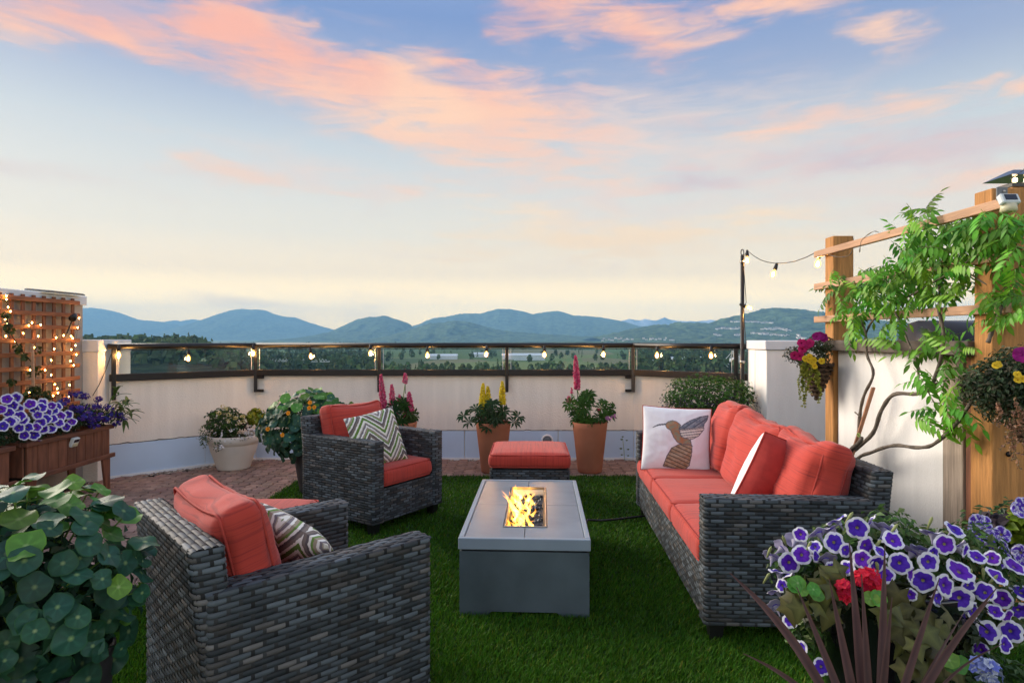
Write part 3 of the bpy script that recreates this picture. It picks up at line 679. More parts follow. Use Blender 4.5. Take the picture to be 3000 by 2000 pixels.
# ------------------------------------------------------------------ parapet wall
W = thing('parapet_wall', 'low cream stucco parapet bending round the terrace under the glass railing', 'wall', (0, 6.88, 0))
wo = -6.88
out = offset(WL, -.2)
for i in range(3):
    m = MB(); m.prism([WL[i], WL[i + 1], out[i + 1], out[i]][::-1], -.03, .955); o = m.build('wall_section', MAT['stucco'], W, loc=(0, wo, 0))
pi_, po_ = offset(WL, .013), offset(WL, .001)
def lerp(a, b, t): return (a[0] + (b[0] - a[0]) * t, a[1] + (b[1] - a[1]) * t)
for i, cuts in ((0, [0, .62, 1]), (1, [0, .20, .36, .5526, .80, 1]), (2, [0, .6, 1])):
    for a, b in zip(cuts, cuts[1:]):
        g = .0012
        m = MB(); m.prism([lerp(pi_[i], pi_[i + 1], a + g), lerp(pi_[i], pi_[i + 1], b - g), lerp(po_[i], po_[i + 1], b - g), lerp(po_[i], po_[i + 1], a + g)][::-1], -.012, .314); m.build('base_panel', MAT['base_panel'], W, loc=(0, wo, 0))
    m = MB(); e1, e2 = offset(WL, .020), offset(WL, .014); m.prism([e1[i], e1[i + 1], e2[i + 1], e2[i]][::-1], -.012, .016); m.build('foot_trim', MAT['white_trim'], W, loc=(0, wo, 0))
    m = MB(); L_ = math.hypot(WL[i + 1][0] - WL[i][0], WL[i + 1][1] - WL[i][1]); n = int(L_ / .03); e3 = offset(WL, .008)
    pts = [(*lerp(e3[i], e3[i + 1], k / n), .318 + .004 * noise.noise(Vector((k * .7, i * 9, 0))) + (.006 if noise.noise(Vector((k * .31, i, 4))) > .25 else 0)) for k in range(n + 1)]
    m.tube(pts, [.004 + .0035 * abs(noise.noise(Vector((k * .9, 2, i)))) for k in range(n + 1)], 5); m.build('sealant_joint', MAT['sealant'], W, loc=(0, wo, 0))
m = MB(); c = P(1603, 1290, 6.86)
Mv = Matrix.Translation((c.x, 6.866, c.z)) @ Matrix.Rotation(R(90), 4, 'X')
m.lathe([(.068, 0), (.068, .012), (.055, .02), (.052, .012)], 24, M=Mv); vent = m.build('vent_collar', MAT['white_trim'], W, True, loc=(0, wo, 0))
m = MB(); m.lathe([(.052, .010), (.045, .016), (.01, .020)], 24, M=Mv); m.build('vent_cover', MAT['plastic_grey'], vent, True)

# left privacy wall and pier, right pier
t = thing('privacy_wall', 'tall pale stucco wall, shade in its colour, behind the brown lattice', 'wall', (-4.18, 4.1, 0)); m = MB(); m.box((0, 0, .84), (.26, 3.4, 1.70), .004); m.build('wall_body', MAT['stucco_shaded'], t)
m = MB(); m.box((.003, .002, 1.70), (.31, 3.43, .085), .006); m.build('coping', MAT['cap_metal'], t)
t = thing('wall_pier', 'short cream pier glowing orange beside the first string bulb', 'wall', (-4.12, 6.05, 0)); m = MB(); m.box((0, 0, .62), (.42, .5, 1.26), .004); m.build('pier_body', MAT['stucco'], t)
m = MB(); m.box((.002, -.004, 1.275), (.435, .515, .118), .006); m.build('coping', MAT['cap_metal'], t)
t = thing('wall_pier', 'white stucco pier with metal coping beside the black light pole', 'wall', (3.0, 5.77, 0)); m = MB(); m.box((0, 0, .61), (1.4, .44, 1.26), .004); m.build('pier_body', MAT['stucco_white'], t)
m = MB(); m.box((-.004, -.004, 1.285), (1.425, .465, .085), .006); m.build('coping', MAT['cap_metal'], t)
m = MB(); m.box((-.702, .09, 1.02), (.006, .10, .42), .002); m.build('patch_plate', MAT['white_trim'], t)

# ------------------------------------------------------------------ glass railing
RL = thing('glass_railing', 'black metal railing with clear glass panes on top of the parapet', 'railing', (0, 6.82, 0)); ro = (0, -6.82, 0)
RP = offset(WL, .045)
rp = [Vector((x, y, 0)) for x, y in RP]
rp[0] += (rp[0] - rp[1]).normalized() * .02; rp[3] += (rp[3] - rp[2]).normalized() * .10
xs = {1: [(1111 - 1500) / F_PX * 6.835, (1485 - 1500) / F_PX * 6.835]}
posts = [rp[0].lerp(rp[1], .035), rp[1], Vector((xs[1][0], rp[1].y, 0)), Vector((xs[1][1], rp[1].y, 0)), rp[2], rp[3].lerp(rp[2], .10)]
for k, p in enumerate(posts):
    m = MB(); ang = [R(42), R(21), 0, 0, R(-20), R(-39)][k]
    m.box((p.x, p.y, 1.0), (.036, .04, .50), .004, rz=0) if not ang else m.add(*(lambda q: (q.v, q.f))(MB().box((0, 0, 0), (.036, .04, .50), .004)), M=Matrix.Translation((p.x, p.y, 1.0)) @ Matrix.Rotation(ang, 4, 'Z'))
    po = m.build('post', MAT['bronze_metal'] if k == 4 else MAT['black_metal'], RL, loc=ro)
    if k in (1, 4):
        s = 1 if k == 1 else -1
        for z in (.765, .915): m = MB(); m.box((p.x + s * .05, p.y + .006, z), (.075, .03, .03), .004); m.build('bracket', MAT['black_metal'], po)
for i in range(3):
    a, b = rp[i], rp[i + 1]
    m = MB(); m.tube([a + Vector((0, 0, 1.268)), b + Vector((0, 0, 1.268))], .0285, 14); m.build('top_rail', MAT['black_metal'], RL, True, loc=ro)
    m = MB(); d = (b - a).normalized(); m.beam(a + d * .012 + Vector((0, 0, .966)), b - d * .012 + Vector((0, 0, .966)), .028, .070, .006); m.build('bottom_rail', MAT['bronze_metal'] if i == 2 else MAT['black_metal'], RL, loc=ro)
for a, b in zip(posts, posts[1:]):
    d = (b - a).normalized(); q0, q1 = a + d * .045, b - d * .045
    m = MB(); m.beam(q0 + Vector((0, 0, 1.1165)), q1 + Vector((0, 0, 1.1165)), .007, .233, .001); pn = m.build('pane', MAT['glass'], RL, loc=ro)
    m = MB()
    for q in (q0, q1): m.box((q.x, q.y, 1.1165), (.005, .009, .232), .001)
    m.build('pane_edge', MAT['cap_metal'], pn)

# ------------------------------------------------------------------ string lights
def bulb_mesh():
    m = MB(); m.lathe([(.004, 0), (.012, -.006), (.022, -.022), (.027, -.042), (.026, -.058), (.018, -.074), (.004, -.082)], 12); m.v = [v * .86 for v in m.v]; return m.mesh('bulb', MAT['bulb_glass'], True)
def filament_mesh():
    m = MB(); m.lathe([(.002, -.020), (.0075, -.028), (.0085, -.042), (.007, -.054), (.002, -.060)], 8); return m.mesh('filament', MAT['filament'], True)
def socket_mesh():
    m = MB(); m.lathe([(.006, .062), (.012, .056), (.014, .030), (.017, .028), (.017, .002), (.010, -.004)], 10); return m.mesh('socket', MAT['wire'], True)
BM, SM, FIL = bulb_mesh(), socket_mesh(), filament_mesh()
st = thing('string_lights', 'string of warm glowing bulbs hung along the railing', 'string lights', (-3.9, 5.9, 1.2)); so = Vector((3.9, -5.9, -1.2))
RI = [Vector((x, y, 0)) for x, y in offset(WL, .10)]
def on_rail(u):
    k = (u - 1500) / F_PX
    for i in range(3):
        a, b = RI[i], RI[i + 1]; den = (b.x - a.x) - k * (b.y - a.y); t = (k * a.y - a.x) / den
        if (-.05 if i == 0 else 0) <= t <= (1.15 if i == 2 else 1): return a.lerp(b, t)
    return RI[0] if u < 1500 else RI[3]
ub = [(348, 1043), (552, 1052), (742, 1037), (910, 1046), (1085, 1037), (1252, 1043), (1425, 1040), (1595, 1041), (1768, 1040), (1925, 1043), (2083, 1044)]
ctop = []
for (u, v) in ub:
    p = on_rail(u); z = HC - (v - HZ) / F_PX * p.y + .042
    sk = link('socket', SM, st, loc=p + so + Vector((0, 0, z + .006))); sk.rotation_euler = (rnd.uniform(-.1, .1), rnd.uniform(-.1, .1), 0)
    link('bulb', BM, sk, loc=(0, 0, -.002)); link('filament', FIL, sk, loc=(0, 0, -.002)); ctop.append(p + Vector((0, 0, z + .062)))
m = MB(); pts = []
path = [ctop[0] + Vector((-.02, -.02, .01))] + [x for c in ctop for x in (c,)] + [on_rail(2170) + Vector((0, -.02, 1.245))]
for a, b in zip(path, path[1:]):
    for k in range(8):
        t = k / 8; q = a.lerp(b, t); q.z += .022 * math.sin(t * math.pi); q.z = min(q.z, 1.232); pts.append(q)
pts.append(path[-1]); m.tube([p + so for p in pts], .0035, 5); m.build('cable', MAT['wire'], st, True)
# pole and upper span
pb0 = P(2175, 1100, 6.02); pole = thing('light_pole', 'slim black metal pole with hooked tip clamped to the railing end', 'pole', (pb0.x, 6.02, 0)); ptop = HC + (HZ - 748) / F_PX * 6.02
m = MB(); m.lathe([(.021, .0), (.021, 1.30), (.0185, 1.302), (.0185, ptop), (.010, ptop + .006)], 14); m.build('shaft', MAT['black_metal'], pole, True)
m = MB(); m.tube([(.0 + .014 * math.cos(a), 0, ptop + .028 + .03 * math.sin(a)) for a in [R(x) for x in range(-80, 261, 20)]], .005, 6); m.build('hook', MAT['black_metal'], pole, True)
for za, zb_ in ((1.10, 1.13), (ptop - .07, ptop - .055)): m = MB(); m.lathe([(.026, za), (.026, zb_)], 14); m.build('clamp', MAT['steel'], pole, True)
s2 = thing('string_lights', 'short span of lit bulbs from the black pole to the timber trellis', 'string lights', (pb0.x, 6.0, ptop)); o2 = Vector((-pb0.x, -6.0, -ptop))
ends = [(P(2189, 764, 5.98), 0), (P(2270, 805, 5.3), .35), (P(2397, 775, 4.62), .1), (P(2184, 911, 5.97), 1.2)]
for p, tl in ends:
    sk = link('socket', SM, s2, loc=p + o2 + Vector((0, 0, .045))); sk.rotation_euler = (0, -tl if tl > 1 else tl, 0); link('bulb', BM, sk, loc=(0, 0, -.002)); link('filament', FIL, sk, loc=(0, 0, -.002))
m = MB(); a, b, c = [e[0] + Vector((0, 0, .10)) for e in ends[:3]]
top = Vector((pb0.x, 6.0, ptop - .02))
pts = [top] + [a] + [a.lerp(b, t) - Vector((0, 0, .03 * math.sin(t * math.pi))) for t in (.25, .5, .75)] + [b] + [b.lerp(c, t) - Vector((0, 0, .03 * math.sin(t * math.pi))) for t in (.25, .5, .75)] + [c]
m.tube([p + o2 for p in pts], .0035, 5)
m.tube([p + o2 for p in [top, Vector((pb0.x + .024, 5.985, 1.7)), ends[3][0] + Vector((-.02, 0, .02)), Vector((pb0.x + .022, 5.985, 1.3)), Vector((pb0.x - .02, 5.99, 1.24))]], .0035, 5); m.build('cable', MAT['wire'], s2, True)
# ================================================================== FURNITURE
def weave(mb, fn, S_, T_, pitch=.066, row=.0172, closed=False, hgt=.0028, fl=.83):
    nr = max(1, round(T_ / row)); row = T_ / nr
    nk = max(1, round(S_ / pitch)); pit = S_ / nk
    for i in range(nr):
        t0 = i * row; off = (i % 2) * pit / 2
        ks = range(nk) if closed else range(-1, nk + 1)
        tone_row = rnd.uniform(.85, 1.12)
        for k in ks:
            c = k * pit + off; a, b = c - pit * fl / 2, c + pit * fl / 2
            if not closed: a, b = max(a, 0), min(b, S_)
            if b - a > .006:
                V = []; K = []
                g = rnd.choice((.042, .062, .082, .100, .135)) * rnd.uniform(.8, 1.2) * tone_row; col = (g * .84, g * 1.0, g * 1.10) if rnd.random() < .75 else (g * 1.04, g * 1.0, g * .94)
                ns = 4
                for q in range(ns + 1):
                    s = a + (b - a) * q / ns; hh = hgt * math.sin(math.pi * min(.93, max(.07, q / ns))) ** .6
                    tp = .86 + .14 * math.sin(math.pi * q / ns) ** .5
                    for tt, dh in ((.02, -.0022), (.30, 0), (.70, 0), (.98, -.0022)):
                        V.append(fn(s, t0 + (.5 + (tt - .5) * tp) * row, hh + dh)); K.append(col if .1 < tt < .9 else tuple(x * .66 for x in col))
                F = [(q * 4 + r, (q + 1) * 4 + r, (q + 1) * 4 + r + 1, q * 4 + r + 1) for q in range(ns) for r in range(3)]
                mb.add(V, F, K)
            vc = c + pit / 2; va, vb = vc - pit * .115, vc + pit * .115
            if not closed and (va < 0 or vb > S_): continue
            g = rnd.uniform(.014, .048); col = (g, g * 1.02, g * 1.04)
            mb.add([fn(va, t0 - row * .1, -.002), fn(vb, t0 - row * .1, -.002), fn(vb, t0 + row * .5, .0012), fn(va, t0 + row * .5, .0012), fn(vb, t0 + row * 1.1, -.002), fn(va, t0 + row * 1.1, -.002)], [(0, 1, 2, 3), (3, 2, 4, 5)], col)
    return mb
def loop_fn(x0, x1, y0, y1, z0, r=.018, lean=0.0, ztop=1.0):      # wrap a weave round a rounded-rectangle plan
    segs = []; cx = [(x1 - r, y0 + r, -90), (x1 - r, y1 - r, 0), (x0 + r, y1 - r, 90), (x0 + r, y0 + r, 180)]
    pts = []
    for (ax, ay, a0) in cx:
        for q in range(4):
            an = R(a0 + 30 * q); pts.append((ax + r * math.cos(an), ay + r * math.sin(an), math.cos(an), math.sin(an)))
    pts.append(pts[0]); ln = [0]
    for p, q in zip(pts, pts[1:]): ln.append(ln[-1] + math.hypot(q[0] - p[0], q[1] - p[1]))
    T = ln[-1]; ln = np.array(ln)
    def fn(s, t, h):
        s = s % T; i = min(len(pts) - 2, int(np.searchsorted(ln, s, 'right')) - 1); d = ln[i + 1] - ln[i]; k = (s - ln[i]) / d if d else 0
        p, q = pts[i], pts[i + 1]; nx, ny = p[2] + (q[2] - p[2]) * k, p[3] + (q[3] - p[3]) * k
        z = z0 + t
        return (p[0] + (q[0] - p[0]) * k + nx * h, p[1] + (q[1] - p[1]) * k + ny * h + lean * max(0, z - .35), z)
    return fn, T
def top_fn(x0, x1, y0, y1, z, along, lean=0.0, crown=.006):
    def fn(s, t, h):
        if along == 'y':
            u = t / (x1 - x0); e = max(0, abs(2 * u - 1) - .55) / .45
            return (x0 + t, y0 + s, z + h + crown * (1 - e * e) - .004)
        u = t / (y1 - y0); e = max(0, abs(2 * u - 1) - .55) / .45
        return (x0 + s, y0 + t + lean * (z - .35), z + h + crown * (1 - e * e) - .004)
    return fn
def seat(root, w, d, arm_h=.64, back_h=.765, arms=True, seats=1, leg=.085, at=.105, bt=.095, seat_z=.315):
    """woven frame of an armchair / sofa: front is -y; root at floor centre"""
    x0, x1, y0, y1 = -w / 2, w / 2, -d / 2, d / 2; wk = MAT['wicker']
    for sx in (-1, 1):
        for sy in (-1, 1):
            m = MB(); c = (sx * (w / 2 - .055), sy * (d / 2 - .06)); m.add([(c[0] + a * .032 * k, c[1] + b * .032 * k, z) for z, k in ((0, .8), (leg + .02, 1.1)) for a, b in ((-1, -1), (1, -1), (1, 1), (-1, 1))], [(3, 2, 1, 0), (4, 5, 6, 7), (0, 1, 5, 4), (1, 2, 6, 5), (2, 3, 7, 6), (3, 0, 4, 7)]); m.build('leg', MAT['leg'], root)
    for sx in (-1, 1):
        a0, a1 = (x0, x0 + at) if sx < 0 else (x1 - at, x1)
        core = MB(); core.box(((a0 + a1) / 2, 0, (leg + arm_h) / 2 - .004), (at - .012, d - .012, arm_h - leg - .012), .015); arm = core.build('arm', MAT['wicker_core'], root)
        m = MB(); fn, T = loop_fn(a0, a1, y0, y1, leg); weave(m, fn, T, arm_h - leg, closed=True)
        weave(m, top_fn(a0, a1, y0, y1, arm_h, 'y'), d, at, row=.0175, pitch=.07); tag(m.build('arm_weave', wk, arm, True), kind='stuff')
    # back: leans a little, outer to outer
    LE = .10
    core = MB(); bw = w - .02
    V = [(sx * bw / 2 * .985, y1 - bt + .006 + (bt - .012) * sy + LE * max(0, z - .35), z) for z in (leg, .35, back_h - .008) for sx, sy in ((-1, 0), (1, 0), (1, 1), (-1, 1))]
    core.add(V, [(3, 2, 1, 0), (8, 9, 10, 11)] + [(4 * l + a, 4 * l + (a + 1) % 4, 4 * l + 4 + (a + 1) % 4, 4 * l + 4 + a) for l in (0, 1) for a in range(4)]); back = core.build('backrest', MAT['wicker_core'], root)
    m = MB(); fn, T = loop_fn(-bw / 2, bw / 2, y1 - bt, y1, leg, .02, LE); weave(m, fn, T, back_h - leg, closed=True)
    weave(m, top_fn(-bw / 2, bw / 2, y1 - bt, y1, back_h, 'x', LE), bw, bt, row=.019, pitch=.07); tag(m.build('back_weave', wk, back, True), kind='stuff')
    # apron + seat deck
    core = MB(); core.box((0, -bt / 2 + .005, (leg + seat_z) / 2), (w - 2 * at - .004, d - bt - .03, seat_z - leg - .01), .01); dk = core.build('apron', MAT['wicker_core'], root)
    m = MB(); xa, xb = x0 + at, x1 - at
    weave(m, lambda s, t, h: (xa + s, y0 + .012 - h, leg + t), xb - xa, seat_z - leg); tag(m.build('apron_weave', wk, dk, True), kind='stuff')

def cushion_mesh(sx, sy, sz, r=.03, crown=.02, thick=2, n=16, wr=.004, seed=0, sag=0):
    """rounded boxed cushion centred at origin; thick = axis of thickness"""
    h = [sx / 2, sy / 2, sz / 2]; V = []; F = []; idx = {}
    g = [math.copysign(abs(c) ** .75, c) for c in np.linspace(-1, 1, n + 1)]
    def vert(p):
        key = tuple(round(c, 5) for c in p)
        if key in idx: return idx[key]
        pp = [p[k] * h[k] for k in range(3)]; q = [max(-(h[k] - r), min(h[k] - r, pp[k])) for k in range(3)]
        nv = Vector([pp[k] - q[k] for k in range(3)]); nv = nv.normalized() * r if nv.length > 1e-9 else Vector((0, 0, 0))
        o = Vector(q) + nv
        a, b = [k for k in range(3) if k != thick]
        puff = crown * (1 - p[a] ** 2) ** .7 * (1 - p[b] ** 2) ** .7
        side = .010 * (1 - p[thick] ** 2)
        o[thick] += (1 if p[thick] > 0 else -1) * puff * abs(p[thick])
        o[a] += math.copysign(side, p[a]) * (abs(p[a]) > .9); o[b] += math.copysign(side, p[b]) * (abs(p[b]) > .9)
        w1 = noise.noise(Vector((o.x * 7 + seed, o.y * 7, o.z * 7))) * wr * 2.2 + noise.noise(Vector((o.x * 19, o.y * 19 + seed, o.z * 19))) * wr * .8
        if o.length: o += o.normalized() * w1
        if sag and thick == 1: o.z -= sag * max(0, p[2]) * (1 - p[0] ** 2)
        idx[key] = len(V); V.append(o); return idx[key]
    for a in range(3):
        b, c = (a + 1) % 3, (a + 2) % 3
        for s in (-1, 1):
            for i in range(n):
                for j in range(n):
                    q = []
                    for (ii, jj) in ((i, j), (i + 1, j), (i + 1, j + 1), (i, j + 1)):
                        p = [0, 0, 0]; p[a] = s; p[b] = g[ii]; p[c] = g[jj]; q.append(vert(p))
                    F.append(tuple(q if s > 0 else q[::-1]))
    m = MB(); m.add(V, F); return m
def cushion(root, name, size, M, thick, matn, seed, crown=.02, r=.028, wr=.004, sag=0, pr=.0048):
    m = cushion_mesh(*size, r, crown, thick, 16, wr, seed, sag); me = m.mesh(name, MAT[matn], True); o = link(name, me, root, M=M)
    h = [s / 2 for s in size]; a, b = [k for k in range(3) if k != thick]
    for s in (-1, 1):
        pts = []
        for (ca, cb, a0) in ((1, -1, -90), (1, 1, 0), (-1, 1, 90), (-1, -1, 180)):
            for q in range(5):
                an = R(a0 + 22.5 * q); p = [0, 0, 0]; rr = r * .735 + .005
                p[a] = ca * (h[a] - r) + rr * math.cos(an); p[b] = cb * (h[b] - r) + rr * math.sin(an); p[thick] = s * (h[thick] - r * .32)
                pts.append(p)
        # subdivide straight runs
        full = []
        for i, p in enumerate(pts):
            q = pts[(i + 1) % len(pts)]; n = 6 if (Vector(p) - Vector(q)).length > .1 else 1
            for k in range(n):
                c = [p[x] + (q[x] - p[x]) * k / n for x in range(3)]
                if sag and thick == 1: c[2] -= sag * max(0, c[2] / h[2]) * max(0, 1 - (c[0] / h[0]) ** 2)
                full.append(c)
        mm = MB(); mm.tube(full, pr, 6, closed=True); mm.build('piping', MAT['red_piping'], o, True)
    return o
def TRS(x, y, z, rx=0, ry=0, rz=0): return Matrix.Translation((x, y, z)) @ Matrix.Rotation(rz, 4, 'Z') @ Matrix.Rotation(ry, 4, 'Y') @ Matrix.Rotation(rx, 4, 'X')

def armchair(label, loc, rz, group, seed):
    t = thing('armchair', label, 'armchair', loc, rz, group)
    return t
W_, D_ch = .72, .75
chA = thing('armchair', 'grey wicker armchair facing the fire table from in front of the lupins', 'armchair', (-1.044, 4.64, 0), R(56.4), 'grey wicker armchairs with red cushions')
seat(chA, W_, D_ch)
cushion(chA, 'seat_cushion', (W_ - .22, .60, .125), TRS(0, -.055, .315 + .066), 2, 'fabric_x', 3, .014)
cushion(chA, 'back_cushion', (W_ - .20, .145, .46), TRS(0, .205, .625, R(-13)), 1, 'fabric_z', 8, .045, .045, .008, .028)
chB = copy_tree(chA); chB.location = (-.806, 2.21, 0); chB.rotation_euler = (0, 0, R(132.4))
chB['label'] = 'large grey wicker armchair seen from behind, nearest to the camera'
# sofa
SL, SD = 2.03, .78
so_ = thing('sofa', 'long grey wicker sofa with three red seats along the white wall', 'sofa', (1.29, 3.70, 0), R(-93)); seat(so_, SL, SD)
cw = (SL - .21) / 3
for i in range(3):
    x = -SL / 2 + .105 + cw * (i + .5)
    cushion(so_, 'seat_cushion', (cw - .006, .655, .12), TRS(x, -.06, .315 + .063), 2, 'fabric_x', 20 + i, .014)
    cushion(so_, 'back_cushion', (cw - .012, .155, .48), TRS(x, .20 + (.01, -.012, .0)[i], .645 + (.012, .0, -.012)[i], R((-13, -17, -15)[i]), R((-3, 3, 1)[i]), R((-7, 3, -3)[i])), 1, 'fabric_z', 30 + i, .065, .060, .013, (.02, .035, .03)[i])
# ottoman
ot = thing('ottoman', 'square wicker footstool with thick red cushion beyond the fire table', 'ottoman', (.147, 5.14, 0), R(-1.5)); ow, od = .63, .60
for sx in (-1, 1):
    for sy in (-1, 1):
        m = MB(); m.box((sx * (ow / 2 - .05), sy * (od / 2 - .05), .05), (.055, .055, .10), .005); m.build('leg', MAT['leg'], ot)
m = MB(); m.box((0, 0, .20), (ow - .012, od - .012, .235), .012); bs = m.build('base', MAT['wicker_core'], ot)
m = MB(); fn, T = loop_fn(-ow / 2, ow / 2, -od / 2, od / 2, .085); weave(m, fn, T, .225, closed=True); tag(m.build('base_weave', MAT['wicker'], bs, True), kind='stuff')
cu_ = cushion(ot, 'cushion', (ow + .004, od + .01, .115), TRS(0, 0, .315 + .064), 2, 'fabric_x', 44, .022, .032)

ot2 = copy_tree(ot); ot2.location = (-1.40, 3.19, 0); ot2.rotation_euler = (0, 0, R(2)); ot2['label'] = 'red cushioned footstool mostly hidden behind the nearest armchair'
for o_ in (ot, ot2): o_['group'] = 'wicker footstools with red cushions'

# throw pillows
def pillow_mesh(name, sx, sy, th, n, mats, colfn=None, uv=True, back=None):
    V, F, K, UV, MI = [], [], [], [], []
    def pt(u, v, s):
        k = ((1 - u * u) * (1 - v * v)); b = max(0, k) ** .42
        x = sx / 2 * u * (1 - .045 * (1 - v * v)); y = sy / 2 * v * (1 - .045 * (1 - u * u))
        w = noise.noise(Vector((u * 2.2 + s, v * 2.2, 3.3))) * .010 * b + noise.noise(Vector((u * 6, v * 6 + s, 1))) * .0035 * b
        return (x, y, s * th / 2 * b + w * s)
    g = np.linspace(-1, 1, n + 1)
    for s in (1, -1):
        o = len(V)
        for j in range(n + 1):
            for i in range(n + 1):
                V.append(pt(g[i], g[j], s)); UV.append((g[i], g[j])); K.append(colfn(g[i], g[j]) if (colfn and s > 0) else (1, 1, 1))
        for j in range(n):
            for i in range(n):
                q = (o + j * (n + 1) + i, o + j * (n + 1) + i + 1, o + (j + 1) * (n + 1) + i + 1, o + (j + 1) * (n + 1) + i)
                F.append(q if s > 0 else q[::-1]); MI.append(0 if s > 0 else (1 if len(mats) > 1 else 0))
    me = bpy.data.meshes.new(name); me.from_pydata(V, [], F)
    for x in mats: me.materials.append(x)
    me.polygons.foreach_set('material_index', MI); me.polygons.foreach_set('use_smooth', [True] * len(F))
    if uv:
        l = me.uv_layers.new(name='UVMap'); li = np.zeros(len(me.loops), np.int32); me.loops.foreach_get('vertex_index', li); l.data.foreach_set('uv', np.array(UV, np.float32)[li].ravel())
    if colfn:
        at = me.color_attributes.new('Col', 'FLOAT_COLOR', 'POINT'); at.data.foreach_set('color', np.array([(*c, 1) for c in K], np.float32).ravel())
    me.update(); return me
def edge_piping(o, sx, sy, mat, r=.0045):
    m = MB(); pts = []
    for (u0, v0, u1, v1) in ((-1, -1, 1, -1), (1, -1, 1, 1), (1, 1, -1, 1), (-1, 1, -1, -1)):
        for k in range(8):
            u, v = u0 + (u1 - u0) * k / 8, v0 + (v1 - v0) * k / 8
            pts.append((sx / 2 * u * (1 - .045 * (1 - v * v)), sy / 2 * v * (1 - .045 * (1 - u * u)), 0))
    m.tube(pts, r, 6, closed=True); m.build('piping', mat, o, True)
def pillow(name, label, me, pos, normal, roll=0, up=(0, 0, 1)):
    """pillow's printed face (local +z) looks along `normal`; pos = centre"""
    z = Vector(normal).normalized(); x = Vector(up).cross(z).normalized(); y = z.cross(x)
    M = Matrix((x, y, z)).transposed().to_4x4(); M.translation = pos
    o = link(name, me, M=M @ Matrix.Rotation(roll, 4, 'Z')); tag(o, label, 'pillow'); return o
cm = pillow_mesh('chevron_pillow', .41, .41, .15, 28, [MAT['chevron']])
pillow('throw_pillow', 'green and grey chevron pillow leaning in the armchair by the ottoman', cm, (-.985, 4.475, .615), (.62, -.72, .32), R(9))
pillow('throw_pillow', 'chevron pillow slumped in the armchair seen from behind', cm, (-.765, 2.245, .565), (.52, .66, .54), R(20)).scale = (.9, .9, .9)

def in_poly(x, y, poly):
    c = np.zeros(x.shape, bool); j = len(poly) - 1
    for i in range(len(poly)):
        xi, yi = poly[i]; xj, yj = poly[j]
        c ^= ((yi > y) != (yj > y)) & (x < (xj - xi) * (y - yi) / ((yj - yi) or 1e-9) + xi); j = i
    return c
def bird_print():
    n = 150; g = np.linspace(-1, 1, n + 1); X, Y = np.meshgrid(g, g)
    img = np.zeros((n + 1, n + 1, 3)) + np.array((.80, .80, .82))
    T = lambda L: [((x - 372) / 200, (290 - y) / 188) for x, y in L]
    nz = np.array([[noise.noise(Vector((x * 9, y * 9, 0))) for x in g] for y in g]); nz2 = np.array([[noise.noise(Vector((x * 26, y * 26, 5))) for x in g] for y in g])
    def fill(poly, c1, c2, edge=(.10, .11, .13), stripe=None):
        p = T(poly); m = in_poly(X, Y, p); k = np.clip(.5 + nz * 1.1 + nz2 * .6, 0, 1)[..., None]
        col = np.array(c1) * (1 - k) + np.array(c2) * k
        if stripe:
            ang, fr, dk = stripe; s = (X * math.cos(ang) + Y * math.sin(ang)) * fr; m2 = (np.abs((s % 1) - .5) > .36); col = np.where(m2[..., None], np.array(dk), col)
        img[m] = col[m]
        q = p + [p[0]]
        for a, b in zip(q, q[1:]):
            d = np.array(b) - np.array(a); t = np.clip(((X - a[0]) * d[0] + (Y - a[1]) * d[1]) / (d @ d + 1e-9), 0, 1)
            img[np.hypot(X - a[0] - t * d[0], Y - a[1] - t * d[1]) < .011] = edge
    fill([(385, 322), (345, 345), (318, 395), (300, 455), (330, 460), (360, 462), (395, 470), (430, 462), (450, 440), (462, 380), (466, 325), (440, 300)], (.30, .20, .11), (.42, .36, .25), stripe=(1.2, 9, (.10, .085, .06)))
    fill([(385, 225), (420, 195), (450, 175), (505, 150), (556, 140), (552, 165), (535, 190), (530, 215), (440, 238)], (.13, .17, .22), (.30, .34, .36), stripe=(-.9, 7, (.09, .11, .14)))
    fill([(360, 235), (420, 228), (532, 208), (535, 222), (505, 262), (470, 283), (400, 300)], (.60, .58, .50), (.72, .70, .64), stripe=(1.75, 12, (.11, .12, .14)))
    fill([(303, 207), (320, 190), (345, 180), (372, 186), (395, 205), (385, 232), (400, 275), (455, 290), (462, 320), (410, 318), (380, 312), (355, 282), (335, 240), (312, 228)], (.40, .17, .08), (.24, .25, .17))
    fill([(228, 230), (262, 210), (305, 203), (305, 208), (264, 215)], (.2, .22, .25), (.15, .16, .18))
    return lambda u, v: tuple(img[int(round((v + 1) / 2 * n)), int(round((u + 1) / 2 * n))])
bm_ = pillow_mesh('throw_pillow', .47, .45, .15, 150, [MAT['print_cloth'], MAT['red_plain']], bird_print())
o = pillow('throw_pillow', 'white pillow printed with a hummingbird at the far end of the sofa', bm_, (1.150, 4.31, .64), (-.20, -.95, .20), R(-2)); edge_piping(o, .47, .45, MAT['red_piping'])
rm = pillow_mesh('throw_pillow', .44, .44, .25, 30, [MAT['white_cloth'], MAT['red_plain']])
o = pillow('throw_pillow', 'plain red pillow with white front leaning between the sofa back cushions', rm, (1.375, 3.20, .615), (-.33, .90, .28), R(18)); edge_piping(o, .44, .44, MAT['red_piping'])

